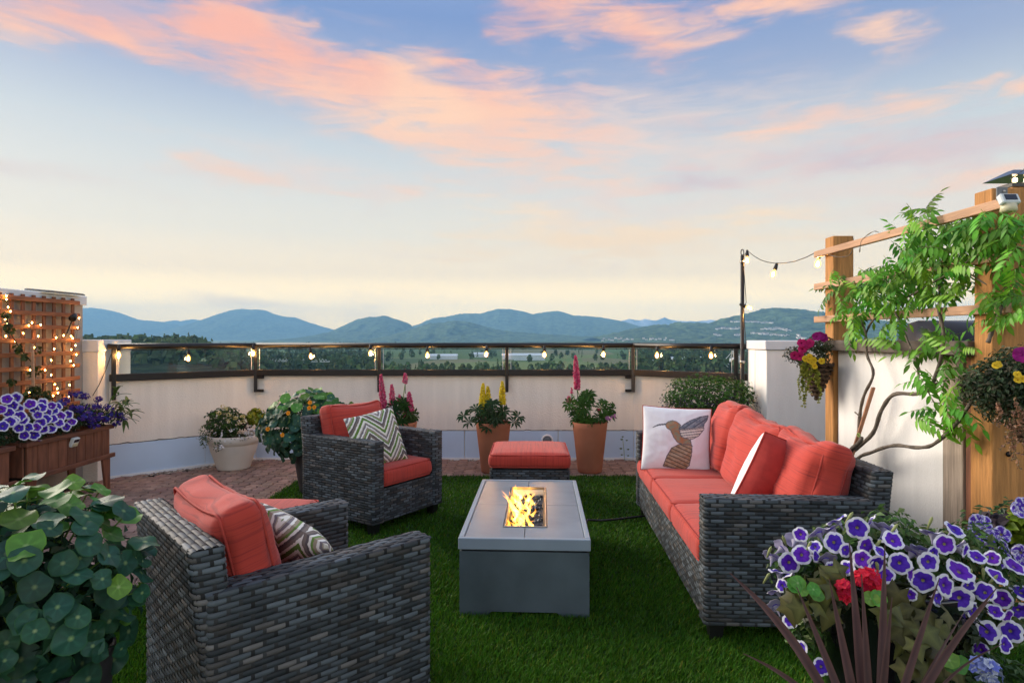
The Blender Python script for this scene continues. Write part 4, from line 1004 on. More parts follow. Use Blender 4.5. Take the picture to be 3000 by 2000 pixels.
# ------------------------------------------------------------------ fire table
TX, TY, TL, TW, TH = .0875, 3.58, 1.24, .64, .383
ft = thing('fire_table', 'low rectangular grey concrete fire table burning in the middle of the lawn', 'fire table', (TX, TY, 0), R(-2.7))
hw, hl_ = TW / 2 - .006, TL / 2 - .006
def skirt(a, b, z1=.318):   # side panel with a cut-out foot
    a, b = Vector(a), Vector(b); d = (b - a).normalized(); L = (b - a).length; n = Vector((d.y, -d.x, 0)); c0, c1 = L * .20, L * .80
    prof = [(0, 0), (c0, 0), (c0 + .03, .028), (c1 - .03, .028), (c1, 0), (L, 0), (L, z1), (0, z1)]
    V = [a + d * x + Vector((0, 0, z)) for x, z in prof] + [a + d * x + Vector((0, 0, z)) - n * .02 for x, z in prof]
    k = len(prof); return V, [tuple(range(k)), tuple(range(2 * k - 1, k - 1, -1))] + [(i, i + k, (i + 1) % k + k, (i + 1) % k) for i in range(k)]
cs = [(-hw, -hl_, 0), (hw, -hl_, 0), (hw, hl_, 0), (-hw, hl_, 0)]
for i in range(4):
    a, b = Vector(cs[i]), Vector(cs[(i + 1) % 4]); d = (b - a).normalized()
    if i % 2: a, b = a + d * .021, b - d * .021
    m = MB(); m.add(*skirt(a, b)); m.build('side_panel', MAT['concrete'], ft)
m = MB(); m.box((0, 0, .322), (TW - .03, TL - .03, .008), .001); m.build('shadow_gap', MAT['leg'], ft)
fr_w = .026
for (c, s) in (((0, -TL / 2 + fr_w / 2, .355), (TW, fr_w, .056)), ((0, TL / 2 - fr_w / 2, .355), (TW, fr_w, .056)), ((-TW / 2 + fr_w / 2, 0, .355), (fr_w, TL - 2 * fr_w - .001, .056)), ((TW / 2 - fr_w / 2, 0, .355), (fr_w, TL - 2 * fr_w - .001, .056))):
    m = MB(); m.box(c, s, .003); m.build('top_frame', MAT['table_frame'], ft)
ox, oy = .112, .425                                   # half size of the opening
ix, iy = TW / 2 - fr_w - .003, TL / 2 - fr_w - .003
for sx in (-1, 1):
    for sy in (-1, 1):
        g = .0018; a = lambda x, y: (sx * x, sy * y)
        L6 = [a(g, oy + .003), a(ox + .003, oy + .003), a(ox + .003, g), a(ix, g), a(ix, iy), a(g, iy)]
        if sx * sy < 0: L6 = L6[::-1]
        m = MB(); m.prism(L6, .335, .3785); m.build('tile', MAT['tile'], ft)
m = MB()
for (c, s) in (((0, -oy + .006, .374), (2 * ox, .008, .018)), ((0, oy - .006, .374), (2 * ox, .008, .018)), ((-ox + .006, 0, .374), (.008, 2 * oy - .02, .018)), ((ox - .006, 0, .374), (.008, 2 * oy - .02, .018))): m.box(c, s, .001)
tray = m.build('burner_rim', MAT['steel'], ft)
m = MB(); zb, zt = .285, .366; a, b = ox - .012, oy - .012
V = [(-a, -b, zt), (a, -b, zt), (a, b, zt), (-a, b, zt), (-a * .86, -b * .97, zb), (a * .86, -b * .97, zb), (a * .86, b * .97, zb), (-a * .86, b * .97, zb)]
m.add(V, [(4, 5, 6, 7), (0, 4, 7, 3), (1, 2, 6, 5), (0, 1, 5, 4), (3, 7, 6, 2)]); m.build('burner_tray', MAT['steel'], ft)
m = MB()
for _ in range(520): blob_mesh(m, (rnd.uniform(-a * .82, a * .86), rnd.uniform(-b * .95, b * .95), .300 + rnd.random() * .03), rnd.uniform(.010, .020), (1, 1, .8), 5, (1, 1, 1), .4)
tag(m.build('fire_rocks', MAT['fire_rock'], ft), kind='stuff')
# flames
fl = thing('flame', 'bright yellow flames rising from the fire table trough', 'flame', (TX, TY, .31), R(-2.7))
def tongue(x, y, h, w, lx, ly, tw, bright):
    n, k = 8, 9; V, F, K = [], [], []
    for i in range(k):
        t = i / (k - 1); r = w * (math.sin(math.pi * min(1, .22 + t * .78)) ** .8) * (1 - t * .55) + .0015
        cx = x + lx * t ** 1.5 + .02 * math.sin(t * 5 + tw) * t; cy = y + ly * t ** 1.5 + .025 * math.cos(t * 4 + tw * 2) * t
        g = (1 - t); e = bright
        for j in range(n):
            an = 2 * math.pi * j / n + tw + t * 1.5; rr = r * (1 + .25 * math.sin(2 * an + tw))
            V.append((cx + rr * math.cos(an) * .8, cy + rr * math.sin(an), h * t)); K.append((e * (.40 + .60 * g), e * (.46 * g + .10), e * (.13 * g ** 1.6 + .006)))
    for i in range(k - 1):
        for j in range(n): F.append((i * n + j, i * n + (j + 1) % n, (i + 1) * n + (j + 1) % n, (i + 1) * n + j))
    m = MB(); m.add(V, F, K); return m
for i in range(44):
    y = -.38 + .76 * (i + rnd.random() * .7) / 44; x = rnd.uniform(-.068, .040)
    tongue(x, y, rnd.uniform(.03, .085) * (1.1 if .1 < y else .85), rnd.uniform(.010, .022), rnd.uniform(-.06, .01), rnd.uniform(-.03, .05), rnd.uniform(0, 6), rnd.uniform(1.3, 2.8)).build('flame_tongue', MAT['flame'], fl, True)
for (x, y, h, lx, ly) in ((-.05, .02, .13, -.12, .06), (-.05, -.06, .11, -.10, .09), (-.03, -.12, .10, -.05, .05), (-.04, .1, .16, -.05, .05)):
    tongue(x, y, h, .026, lx, ly, rnd.uniform(0, 6), 1.7).build('flame_tongue', MAT['flame'], fl, True)
# gas hose
m = MB(); p0 = P(1700, 1538, 4.46); pts = [Vector((.40, 4.02, .02))] + [P(u, v, 2430 / (v - HZ)) + Vector((0, 0, .03)) for u, v in ((1722, 1534), (1760, 1536), (1800, 1533), (1850, 1527), (1890, 1522))] + [Vector((1.2, 4.62, .03))]
tag(m.tube(pts, .008, 8).build('gas_hose', MAT['rubber'], None, True), 'thin black hose lying on the grass between fire table and sofa', 'hose')
# ================================================================== TIMBER, BOXES, SMALL HARDWARE
c1 = lambda x, y: (x / 2.412, 800 + y / 2.412)                 # detail-crop coordinates -> photo pixels
# left lattice
tr = thing('lattice_trellis', 'brown wooden lattice strung with fairy lights on the pale wall', 'trellis', (-3.99, 4.3, .3)); to = Vector((3.99, -4.3, -.3))
zs = [1.672 - .1145 * i for i in range(10)]
for z in zs:
    m = MB(); m.box((-3.985 + 3.99, 0 + .22, z - .3), (.016, 2.28, .036), .003); m.build('slat', MAT['trellis_wood_h'], tr)
y = 5.60
while y > 3.4:
    m = MB(); m.box((-.0155 + 3.99 - 3.9895, y - 4.3, 1.20 - .3), (.014, .036, 1.02), .003); m.build('upright', MAT['trellis_wood_v'], tr); y -= .114
t = thing('solar_charger', 'thin dark solar charger plate lying on the wall top above the lattice', 'solar charger', (-4.06, 5.47, 1.757))
m = MB(); m.box((0, 0, 0), (.20, .46, .014), .002, M=Matrix.Rotation(R(5), 4, 'Y')); m.build('frame', MAT['plastic_grey'], t)
m = MB(); m.box((0, 0, .009), (.18, .44, .003), .0005, M=Matrix.Rotation(R(5), 4, 'Y')); m.build('cell_sheet', MAT['solar_cell'], t)
t = thing('spotlight', 'small black spotlight clipped to the lattice end', 'spotlight', PX(*c1(520, 310), -3.92))
m = MB(); m.lathe([(.018, -.05), (.026, -.02), (.030, .04), (.026, .045)], 12, M=Matrix.Rotation(R(115), 4, 'X') @ Matrix.Rotation(R(20), 4, 'Y')); m.build('head', MAT['black_metal'], t, True)
m = MB(); m.beam((0, 0, .0), (-.05, -.02, -.16), .016, .010); m.build('arm', MAT['black_metal'], t)
fs = thing('fairy_lights', 'tiny amber fairy lights scattered over the brown lattice', 'fairy lights', (-3.97, 4.9, .6)); fo = Vector((3.97, -4.9, -.6))
fm = MB(); fm.lathe([(.001, -.007), (.0038, -.004), (.0046, 0), (.0038, .004), (.001, .007)], 8); FM = fm.mesh('fairy_bulb', MAT['fairy'], True)
fp = [(45, 160), (50, 185), (55, 240), (75, 270), (35, 325), (55, 355), (40, 445), (105, 480), (165, 425), (205, 370), (225, 350), (285, 365), (270, 445), (240, 525), (385, 535), (395, 455), (450, 440), (505, 445), (510, 460), (545, 385), (558, 318),
      (530, 510), (500, 540), (540, 575), (500, 620), (520, 650), (360, 615), (315, 685), (215, 685), (360, 720), (385, 785), (405, 815), (410, 845), (375, 865), (490, 790), (490, 870), (325, 930), (205, 845)]
fw = []
for (x, yy) in fp:
    p = PX(*c1(x, yy), -3.962) + Vector((rnd.uniform(-.005, .005), 0, 0)); link('fairy_bulb', FM, fs, loc=p + fo); fw.append(p + fo)
m = MB(); m.tube(fw, .0012, 4); m.build('cable', MAT['wire'], fs)
m = MB(); cpt = [PX(*c1(785, 572), -3.888), PX(*c1(770, 620), -3.885), PX(*c1(745, 690), -3.89), PX(*c1(700, 790), -3.90), PX(*c1(655, 865), -3.90)]
tag(m.tube(cpt, .0035, 5).build('power_cable', MAT['wire'], None, True), 'thin dark cable hanging down the orange lit pier', 'cable')
# wooden planter boxes on legs
def planter(label, y0, y1):
    cx, cy = -3.775, (y0 + y1) / 2; t = thing('planter_box', label, 'planter', (cx, cy, 0), 0, 'reddish brown wooden planter boxes'); L = y1 - y0; hx = .165
    n = max(3, round(L / .112)); pw = (L - .03) / n
    for s, nn in ((1, 'plank'), (-1, 'plank')):
        for i in range(n):
            m = MB(); m.box((s * (hx - .009), -L / 2 + .015 + pw * (i + .5), .425), (.018, pw - .005, .226), .003); m.build(nn, MAT['planter_wood'], t)
    for s in (-1, 1):
        for i in range(3):
            m = MB(); m.box((-.098 + i * .098, s * (L / 2 - .006), .425), (.094, .018, .226), .003); m.build('plank', MAT['planter_wood'], t)
    for s in (-1, 1):
        m = MB(); m.box((s * (hx + .002), 0, .556), (.045, L + .03, .034), .004); m.build('rim_board', MAT['planter_wood_h'], t)
        m = MB(); m.box((s * (hx + .010), 0, .300), (.026, L + .06, .036), .004); m.build('skirt_board', MAT['planter_wood_h'], t)
        m = MB(); m.box((0, s * (L / 2 + .002), .556), (2 * hx - .05, .034, .033), .004); m.build('rim_board', MAT['planter_wood_h'], t)
    for sx in (-1, 1):
        for sy in (-1, 1):
            m = MB(); yb = sy * (L / 2 - .01); m.add([(sx * hx - sx * a, yb - sy * b, z) for z, w in ((0, .055), (.284, .10)) for a, b in ((0, 0), (.02, 0), (.02, w), (0, w))], [(3, 2, 1, 0), (4, 5, 6, 7), (0, 1, 5, 4), (1, 2, 6, 5), (2, 3, 7, 6), (3, 0, 4, 7)] if sx * sy > 0 else [(0, 1, 2, 3), (7, 6, 5, 4), (4, 5, 1, 0), (5, 6, 2, 1), (6, 7, 3, 2), (7, 4, 0, 3)])
            m.build('leg', MAT['planter_wood'], t)
    m = MB(); m.box((0, 0, .40), (2 * hx - .04, L - .03, .24), .002); m.build('soil', MAT['soil'], t)
    return t
planter('reddish wooden planter box under the lattice nearest the railing', 4.56, 5.53)
planter('wooden planter box cut off by the picture edge before the lattice', 3.42, 4.43)
t = thing('solar_light', 'small square solar lamp on the planter front', 'lamp', PX(*c1(518, 1190), -3.602)); Mx = Matrix.Rotation(R(22), 4, 'Y')
m = MB(); m.box((.008, 0, 0), (.03, .075, .075), .004, M=Mx); m.build('housing', MAT['plastic_white'], t)
m = MB(); m.box((.024, 0, .017), (.003, .058, .026), .001, M=Mx); m.build('solar_cell', MAT['solar_cell'], t)
m = MB(); m.box((.024, 0, -.019), (.004, .060, .028), .001, M=Mx); m.build('lens', MAT['lens'], t)
m = MB(); m.beam(PX(*c1(236, 800), -3.84), PX(*c1(228, 500), -3.84), .022, .012); tag(m.build('wooden_stake', MAT['slat_wood']), 'pale flat garden stake standing in front of the lattice', 'stake')

# right-hand timber trellis, low white wall, gate boards
X0 = 2.28
tt = thing('timber_trellis', 'tall timber trellis with two thick posts behind the sofa', 'trellis', (2.35, 3.6, 0)); o0 = Vector((-2.35, -3.6, 0))
for (yn, h) in ((4.36, 2.075), (2.917, 2.062)):
    m = MB(); m.box((X0 + .0725 - 2.35, yn + .0575 - 3.6, h / 2), (.145, .115, h), .004); po = m.build('post', MAT['post_wood'], tt)
    if yn < 3:
        for z in (1.06, .80):
            m = MB(); m.lathe([(.013, 0), (.013, .006), (.006, .012)], 10, M=Matrix.Translation((X0 + .045 - 2.35 + (.03 if z < 1 else 0), yn - 3.6 - .001, z)) @ Matrix.Rotation(R(90), 4, 'X')); m.build('bolt_head', MAT['black_metal'], po, True)
for z in (1.970, 1.730, 1.487):
    m = MB(); m.box((X0 - .0165 - 2.35, (2.80 + 4.58) / 2 - 3.6, z), (.03, 1.78, .046), .003); m.build('slat', MAT['slat_wood'], tt)
lw = thing('garden_wall', 'low white stucco wall with dark timber cap below the trellis', 'wall', (2.42, 3.7, 0)); o1 = Vector((-2.42, -3.7, 0))
m = MB(); m.box((2.405 - 2.42, (3.285 + 4.355) / 2 - 3.7, .625), (.19, 1.07, 1.27), .003); m.build('wall_body', MAT['stucco_white'], lw)
m = MB(); m.box((2.385 - 2.42, (3.035 + 4.44) / 2 - 3.7, 1.2985), (.27, 1.405, .072), .004); m.build('cap_board', MAT['cap_wood'], lw)
for (ya, yb, mt, dx) in ((3.135, 3.283, 'grey_wood', 0), (3.092, 3.132, 'red_wood', .012), (3.036, 3.089, 'slat_wood', .004)):
    m = MB(); m.box((2.315 + dx - 2.42, (ya + yb) / 2 - 3.7, .63), (.03, yb - ya, 1.26), .003); m.build('upright_board', MAT['grey_wood'] if mt == 'grey_wood' else (MAT['red_wood'] if mt == 'red_wood' else MAT['post_wood']), lw)
# things on the trellis top
t = thing('post', 'second timber post rising behind the trellis corner', 'post', (2.60, 3.18, 0))
m = MB(); m.box((0, 0, 1.06), (.10, .10, 2.12), .004); m.build('shaft', MAT['post_wood'], t)
t = thing('post_lantern', 'dark lantern roof with warm glow on the timber post', 'lantern', (2.60, 3.18, 2.12))
m = MB(); m.box((0, 0, .012), (.10, .10, .022), .002); m.build('base', MAT['bronze_metal'], t)
m = MB(); m.add([(-.095, -.095, .052), (.095, -.095, .052), (.095, .095, .052), (-.095, .095, .052), (-.02, -.02, .095), (.02, -.02, .095), (.02, .02, .095), (-.02, .02, .095), ], [(3, 2, 1, 0), (0, 1, 5, 4), (1, 2, 6, 5), (2, 3, 7, 6), (3, 0, 4, 7), (4, 5, 6, 7)]); m.build('roof', MAT['solar_cell'], t)
for a in (-.03, .03):
    m = MB(); m.lathe([(.002, .024), (.011, .028), (.011, .044), (.002, .050)], 8, c=(a, -.04, 0)); m.build('bulb', MAT['town_light'], t, True)
t = thing('solar_floodlight', 'white and grey solar floodlight fixed to the trellis post top', 'floodlight', P(2955, 585, 2.80)); Mx = Matrix.Rotation(R(-25), 4, 'X')
m = MB(); m.box((0, 0, 0), (.085, .03, .05), .005, M=Mx); m.build('housing', MAT['plastic_white'], t)
m = MB(); m.box((0, -.016, .003), (.055, .003, .030), .001, M=Mx); m.build('solar_cell', MAT['solar_cell'], t)
m = MB(); m.lathe([(.030, -.02), (.034, -.05), (.022, -.058)], 14); m.build('lens', MAT['lens'], t, True)
t = thing('metal_bracket', 'dark grey steel bracket with two bolts on the trellis end', 'bracket', P(2935, 568, 2.83))
m = MB(); m.box((0, 0, 0), (.05, .008, .062), .002); m.build('plate', MAT['plastic_grey'], t)
for z in (.011, -.011):
    m = MB(); m.lathe([(.006, 0), (.006, .004), (.003, .006)], 10, M=Matrix.Translation((.006, -.004, z)) @ Matrix.Rotation(R(90), 4, 'X')); m.build('bolt_head', MAT['steel'], t, True)
m = MB(); m.tube([P(2960, 524, 2.9), P(2985, 508, 2.7), P(3010, 488, 2.5), P(3060, 470, 2.2)], .0015, 4); tag(m.build('overhead_wire', MAT['wire']), 'thin wire running off from the lantern roof', 'wire')
# dark covered grill beyond the low wall
g = thing('grill', 'black covered grill half hidden behind the vine and low wall', 'grill', (3.27, 4.55, 0)); 
m = MB(); m.box((0, 0, .55), (.52, .5, 1.10), .02); m.build('cabinet', MAT['dark_pot'], g)
m = MB(); V = []; n = 9
for x in (-.26, .26): V += [(x, -.29 * math.cos(math.pi * i / (n - 1)), 1.12 + .36 * math.sin(math.pi * i / (n - 1)) ** .7) for i in range(n)]
m.add(V, [tuple(range(n)), tuple(range(2 * n - 1, n - 1, -1))] + [(i, i + n, i + 1 + n, i + 1) for i in range(n - 1)]); m.build('hood', MAT['leg'], g, True)
m = MB(); m.tube([(-.18, -.31, 1.22), (.18, -.31, 1.22)], .013, 8); m.build('handle', MAT['steel'], g, True)
# stake with tie for the vine
c2 = lambda x, y: (2250 + x / 2.412, 950 + y / 2.412)
t = thing('vine_stake', 'slanting reddish stake tied to the vine behind the sofa', 'stake', PX(*c2(575, 985), 2.17))
p, q = PX(*c2(575, 985), 2.17), PX(*c2(745, 445), 2.20); b0 = p + (p - q) * 1.25
m = MB(); m.beam(b0 - p, q - p, .024, .012); m.build('shaft', MAT['stake_wood'], t)
m = MB(); k = PX(*c2(642, 782), 2.165) - p; m.tube([k + Vector((.004 * math.cos(a), .022 * math.cos(a), .010 * math.sin(a))) for a in np.linspace(0, 6.28, 12)], .004, 5); m.build('tie', MAT['stem'], t, True)
# ================================================================== PLANTS
def pot(name, label, loc, prof, mat, n=36, group=None, soil_r=None, soil_z=None):
    t = thing(name, label, 'pot', loc, 0, group); m = MB(); m.lathe(prof, n); m.build('vessel', MAT[mat], t, True)
    if soil_r: m = MB(); m.lathe([(soil_r, soil_z - .02), (soil_r * .98, soil_z), (.01, soil_z + .012)], 20); m.build('soil', MAT['soil'], t, True)
    return t
def pot_prof(rt, rb, h, wall=.016, lip=0.0, curve=0):
    p = [(rb * .5, 0), (rb * .96, 0), (rb, .012)]
    for i in range(1, 8):
        t = i / 8; p.append((rb + (rt - rb) * (t ** (1 - curve)), .012 + (h - .012) * t))
    if lip: p += [(rt, h - .055), (rt + lip, h - .050), (rt + lip, h - .004)]
    p += [(rt + lip, h), (rt + lip - .006, h + .004), (rt - wall, h), (rt - wall, h - .05), (rt - wall - .004, h - .07)]
    return p
def blob_leaf(kind):
    m = MB()
    if kind.startswith('nast'):
        n = 18; rs = [.0, .22, .55, .86, 1.0]; sd = rnd.random() * 9; V, K, F = [(0, 0, .0)], [(.30, .42, .16)], []
        young = kind.endswith('y')
        base = (.085, .215, .030) if young else (.024, .092, .052)
        for k, r in enumerate(rs[1:]):
            for i in range(n):
                a = 2 * math.pi * i / n; e = r * (1 + .07 * noise.noise(Vector((math.cos(a) * 1.4 + sd, math.sin(a) * 1.4, 0))) * r * 3)
                cu = .9 * (math.sin(sd * 3.1)) ; z = .10 * r * r + .12 * r * r * math.sin(3 * a + sd) + .06 * r * r * math.sin(5 * a + sd * 2) - .06 * r + cu * .28 * (r * math.cos(a + sd)) ** 2
                V.append((e * math.cos(a), e * math.sin(a), z))
                vein = 1.35 if (i % 3 == 0 and k < 2) else (1.12 if i % 3 == 0 else 1.0); ed = (1.15, 1.15, .6) if k == 3 else (1, 1, 1)
                K.append(tuple(base[q] * vein * ed[q] for q in range(3)))
        F += [(0, 1 + i, 1 + (i + 1) % n) for i in range(n)]
        for k in range(3): F += [(1 + k * n + i, 1 + (k + 1) * n + i, 1 + (k + 1) * n + (i + 1) % n, 1 + k * n + (i + 1) % n) for i in range(n)]
        m.add(V, F, K)
    elif kind == 'sweet':      # lobed sweet-potato leaf
        o = [(0, -.12), (.42, -.46), (.46, -.08), (.74, .16), (.36, .34), (.0, 1.0), (-.36, .34), (-.74, .16), (-.46, -.08), (-.42, -.46)]
        c = (.090, .092, .024); V = [(0, .1, .06)] + [(x, y, -.38 * abs(x) - .34 * max(0, y) ** 2 + .05) for x, y in o]
        m.add(V, [(0, 1 + i, 1 + (i + 1) % 10) for i in range(10)], [tuple(x * 1.7 for x in c)] + [c if q % 2 else tuple(x * .7 for x in c) for q in range(10)])
    elif kind == 'lance':
        V, F, K = [], [], []; n = 7
        for i in range(n):
            t = i / (n - 1); w = .16 * math.sin(math.pi * (.08 + .9 * t)) ** .9 * (1 - t * .2); z = .25 * t - .75 * t * t
            V += [(-w, t, z + .04), (0, t, z), (w, t, z + .04)]; b = .8 + .4 * t; K += [(.10 * b, .17 * b, .04 * b)] * 3
        for i in range(n - 1): F += [(3 * i, 3 * i + 1, 3 * i + 4, 3 * i + 3), (3 * i + 1, 3 * i + 2, 3 * i + 5, 3 * i + 4)]
        m.add(V, F, K)
    return m
def mesh_of(kind, mat='leaf_r'): return blob_leaf(kind).mesh(kind + '_leaf', MAT[mat], True)
def foliage(mb, c, rad, n, size, cols, shell=.55, up=.4, aspect=.5, cut=None, zmin=None):
    c = Vector(c)
    for _ in range(n):
        d = Vector((rnd.gauss(0, 1), rnd.gauss(0, 1), rnd.gauss(0, 1))).normalized(); k = shell + (1 - shell) * rnd.random() ** .6; k *= 1 + .22 * noise.noise(d * 2.3 + c)
        p = c + Vector((d.x * rad[0], d.y * rad[1], d.z * rad[2])) * k
        if zmin is not None and p.z < zmin: continue
        nr = (d + Vector((rnd.gauss(0, .5), rnd.gauss(0, .5), up + rnd.gauss(0, .5)))).normalized()
        x = nr.orthogonal().normalized(); x.rotate(Matrix.Rotation(rnd.random() * 6.28, 3, nr)); y = nr.cross(x); s = size * rnd.uniform(.6, 1.3)
        co = rnd.choice(cols); b = rnd.uniform(.65, 1.35); co = tuple(q * b for q in co)
        mb.add([p - x * s * .5, p + y * s * aspect * .5 + nr * s * .08, p + x * s * .5 - nr * s * .12, p - y * s * aspect * .5 + nr * s * .08], [(0, 1, 2), (0, 2, 3)], co)
    return mb
def florets(mb, c, rad, n, size, cols, shell=.9, face=(0, -.5, .5), petals=5, zmin=None):
    c = Vector(c)
    for _ in range(n):
        d = Vector((rnd.gauss(0, 1), rnd.gauss(0, 1), rnd.gauss(0, 1))).normalized(); k = shell + .15 * rnd.random(); k *= 1 + .22 * noise.noise(d * 2.3 + c)
        p = c + Vector((d.x * rad[0], d.y * rad[1], d.z * rad[2])) * k
        if zmin is not None and p.z < zmin: continue
        nr = (d + Vector(face) + Vector((rnd.gauss(0, .25),) * 3)).normalized(); x = nr.orthogonal().normalized(); y = nr.cross(x); s = size * rnd.uniform(.7, 1.2); co = rnd.choice(cols); V = [p]; F = []; a0 = rnd.random() * 6
        for i in range(petals):
            a = a0 + 2 * math.pi * i / petals; w = math.pi / petals * .95
            o = len(V); V += [p + (x * math.cos(a - w) + y * math.sin(a - w)) * s * .45 + nr * s * .05, p + (x * math.cos(a) + y * math.sin(a)) * s * .62 + nr * s * .12, p + (x * math.cos(a + w) + y * math.sin(a + w)) * s * .45 + nr * s * .05]; F += [(0, o, o + 1), (0, o + 1, o + 2)]
        b = rnd.uniform(.75, 1.2); mb.add(V, F, [tuple(q * .6 for q in co)] + [tuple(q * b for q in co)] * (len(V) - 1))
    return mb
def petunia_mesh(inner, rim, throat=(.55, .50, .18), rimw=.71, back=(.52, .48, .66), name='petunia_flower', star=0):
    n = 30; m = MB(); sd = rnd.random() * 9
    fold = rnd.uniform(.03, .16)
    rs = [0, .10, .16, .35, .58, rimw - .02, rimw + .015, .86, 1.0]
    V, K, F = [], [], []
    for k, r in enumerate(rs):
        for i in range(n):
            a = 2 * math.pi * i / n; lob = .92 + .11 * abs(math.cos(2.5 * a)) ** .55 + .015 * math.sin(11 * a + sd)
            rr = r * (1 + (lob - 1) * r); jag = .035 * math.sin(7 * a + sd) + .05 * abs(math.cos(2.5 * a)) + .018 * math.sin(13 * a + sd * 2)
            if k in (5, 6): rr = (r + jag) * lob
            z = -.42 * (1 - min(1, r / .22)) + .10 * r + .06 * r * math.cos(5 * a) * r - .22 * max(0, r - .7) + fold * r * math.sin(2 * a + sd) + .05 * r ** 3 * math.sin(8 * a + sd * 3)
            V.append((rr * math.cos(a), rr * math.sin(a), z))
            vn = .82 if i % 6 == 0 else 1
            if k <= 1: c = throat
            elif k <= 5: c = tuple(q * (1.12 - .25 * (k == 2)) * vn for q in inner)
            else: c = rim
            if star and k > 2 and rnd.random() < star: c = (.75, .75, .82)
            K.append(c)
    for k in range(len(rs) - 1): F += [(k * n + i, k * n + (i + 1) % n, (k + 1) * n + (i + 1) % n, (k + 1) * n + i) for i in range(n)]
    m.add(V, F, K)
    V2 = [(1.0 * x, 1.0 * y, z - .03) for x, y, z in V[3 * n:]]; kk = len(rs) - 3
    F2 = [(k * n + i, (k + 1) * n + i, (k + 1) * n + (i + 1) % n, k * n + (i + 1) % n) for k in range(kk - 1) for i in range(n)]; m.add(V2, F2, back)
    m.lathe([(.05, -1.0), (.09, -.7), (.15, -.45), (.36, -.06)], 10, col=tuple(.6 * q + .1 for q in back), caps=False)
    return m.mesh(name, MAT['petal'], True)
PUR = [petunia_mesh((.115, .022, .46), (.80, .80, .84)), petunia_mesh((.135, .022, .44), (.78, .78, .83), rimw=.74), petunia_mesh((.10, .03, .48), (.80, .80, .84), rimw=.66), petunia_mesh((.075, .025, .42), (.79, .79, .84), rimw=.70), petunia_mesh((.085, .025, .44), (.80, .80, .84), rimw=.74), petunia_mesh((.065, .03, .42), (.78, .79, .84), rimw=.74)]
STAR = [petunia_mesh((.09, .03, .40), (.30, .26, .62), star=.35, rimw=.8)]
MAG = [petunia_mesh((.42, .010, .11), (.46, .012, .13), throat=(.12, .01, .05), back=(.35, .03, .12)), petunia_mesh((.30, .008, .17), (.34, .01, .20), throat=(.1, .01, .06), back=(.3, .03, .15))]
YEL = [petunia_mesh((.70, .45, .02), (.76, .52, .03), throat=(.5, .25, .01), back=(.6, .45, .06), rimw=.6)]
ORA = [petunia_mesh((.80, .26, .01), (.85, .36, .02), throat=(.45, .06, .01), back=(.7, .3, .03), rimw=.6)]
def flower(root, me, p, nrm, r, name='flower'):
    return link(name, me, root, M=frame(Vector(p) - root.location, nrm, rnd.random() * 6.28, r))
def plant(name, label, loc, cat='plant', group=None): return thing(name, label, cat, loc, 0, group)
def stuffed(root, name, mb, mat='leaf'):
    mb.v = [v - root.location for v in mb.v]; o = mb.build(name, MAT[mat], root); return tag(o, kind='stuff')
NL = [mesh_of('nast') for _ in range(7)] + [mesh_of('nasty') for _ in range(2)]
def nasturtium(root, c, rad, n, r0, r1, cam_bias=.35):
    c = Vector(c); st = MB(); k = 0; tries = 0; base = c - Vector((0, 0, rad[2] * .8))
    while k < n and tries < n * 6:
        tries += 1
        d = Vector((rnd.gauss(0, 1), rnd.gauss(0, 1), rnd.gauss(0, .9))).normalized()
        if d.z < -.85 or d.y > .72: continue
        kk = (.62 + .40 * rnd.random() ** .5) * (1 + .16 * noise.noise(d * 2.1 + c))
        p = c + Vector((d.x * rad[0], d.y * rad[1], d.z * rad[2])) * kk
        if d.z < 0: p.z -= .05 * rnd.random()
        nr = (d * .8 + Vector((0, -cam_bias, .55)) + Vector((rnd.gauss(0, .28), rnd.gauss(0, .28), rnd.gauss(0, .25)))).normalized()
        young = d.z > .45 and rnd.random() < .5
        me = NL[7 + k % 2] if young or rnd.random() < .06 else NL[k % 7]
        link('leaf', me, root, M=frame(p - root.location, nr, rnd.random() * 6.28, rnd.uniform(r0, r1))); k += 1
        if k % 2 == 0:
            q = p - nr * .012; mid = base.lerp(q, .55) + Vector((0, 0, .06 * rad[2] / .3)); st.tube([base.lerp(q, .12), mid, q], [.0035, .003, .002], 4)
    st.v = [v - root.location for v in st.v]; tag(st.build('stems', MAT['stem'], root), kind='stuff')

# -- near nasturtium
pot('plant_pot', 'dark tall pot under the big round-leaved plant in the corner', (-1.28, 1.62, 0), pot_prof(.20, .15, .50), 'dark_pot', soil_r=.18, soil_z=.46)
r_ = plant('nasturtium', 'big nasturtium with blue-green round leaves cut off by the picture edge', (-1.28, 1.62, .46)); nasturtium(r_, (-1.285, 1.62, .715), (.285, .27, .275), 300, .024, .041)
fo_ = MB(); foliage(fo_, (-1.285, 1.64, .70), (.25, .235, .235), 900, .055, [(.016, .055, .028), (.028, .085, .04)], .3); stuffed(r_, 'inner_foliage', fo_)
# -- far nasturtium
pot('plant_pot', 'dark slim pot beside the armchair under orange-flowered nasturtium', (-1.74, 5.40, 0), pot_prof(.185, .12, .44), 'dark_pot', soil_r=.165, soil_z=.41)
r_ = plant('nasturtium', 'rounded nasturtium with orange flowers behind the armchair', (-1.76, 5.40, .41)); nasturtium(r_, (-1.77, 5.40, .60), (.44, .34, .285), 300, .034, .052)
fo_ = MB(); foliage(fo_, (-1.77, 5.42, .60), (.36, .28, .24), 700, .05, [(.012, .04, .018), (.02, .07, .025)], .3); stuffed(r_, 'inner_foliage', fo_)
cc2 = lambda x, y: (300 + x / 2.352, 980 + y / 2.352)
for (x, y) in ((1430, 468), (1460, 500), (1425, 505), (1280, 540), (1240, 690), (1140, 650)):
    flower(r_, ORA[0], P(*cc2(x, y), 5.02), (rnd.uniform(-.4, .4), -1, .3), .018)
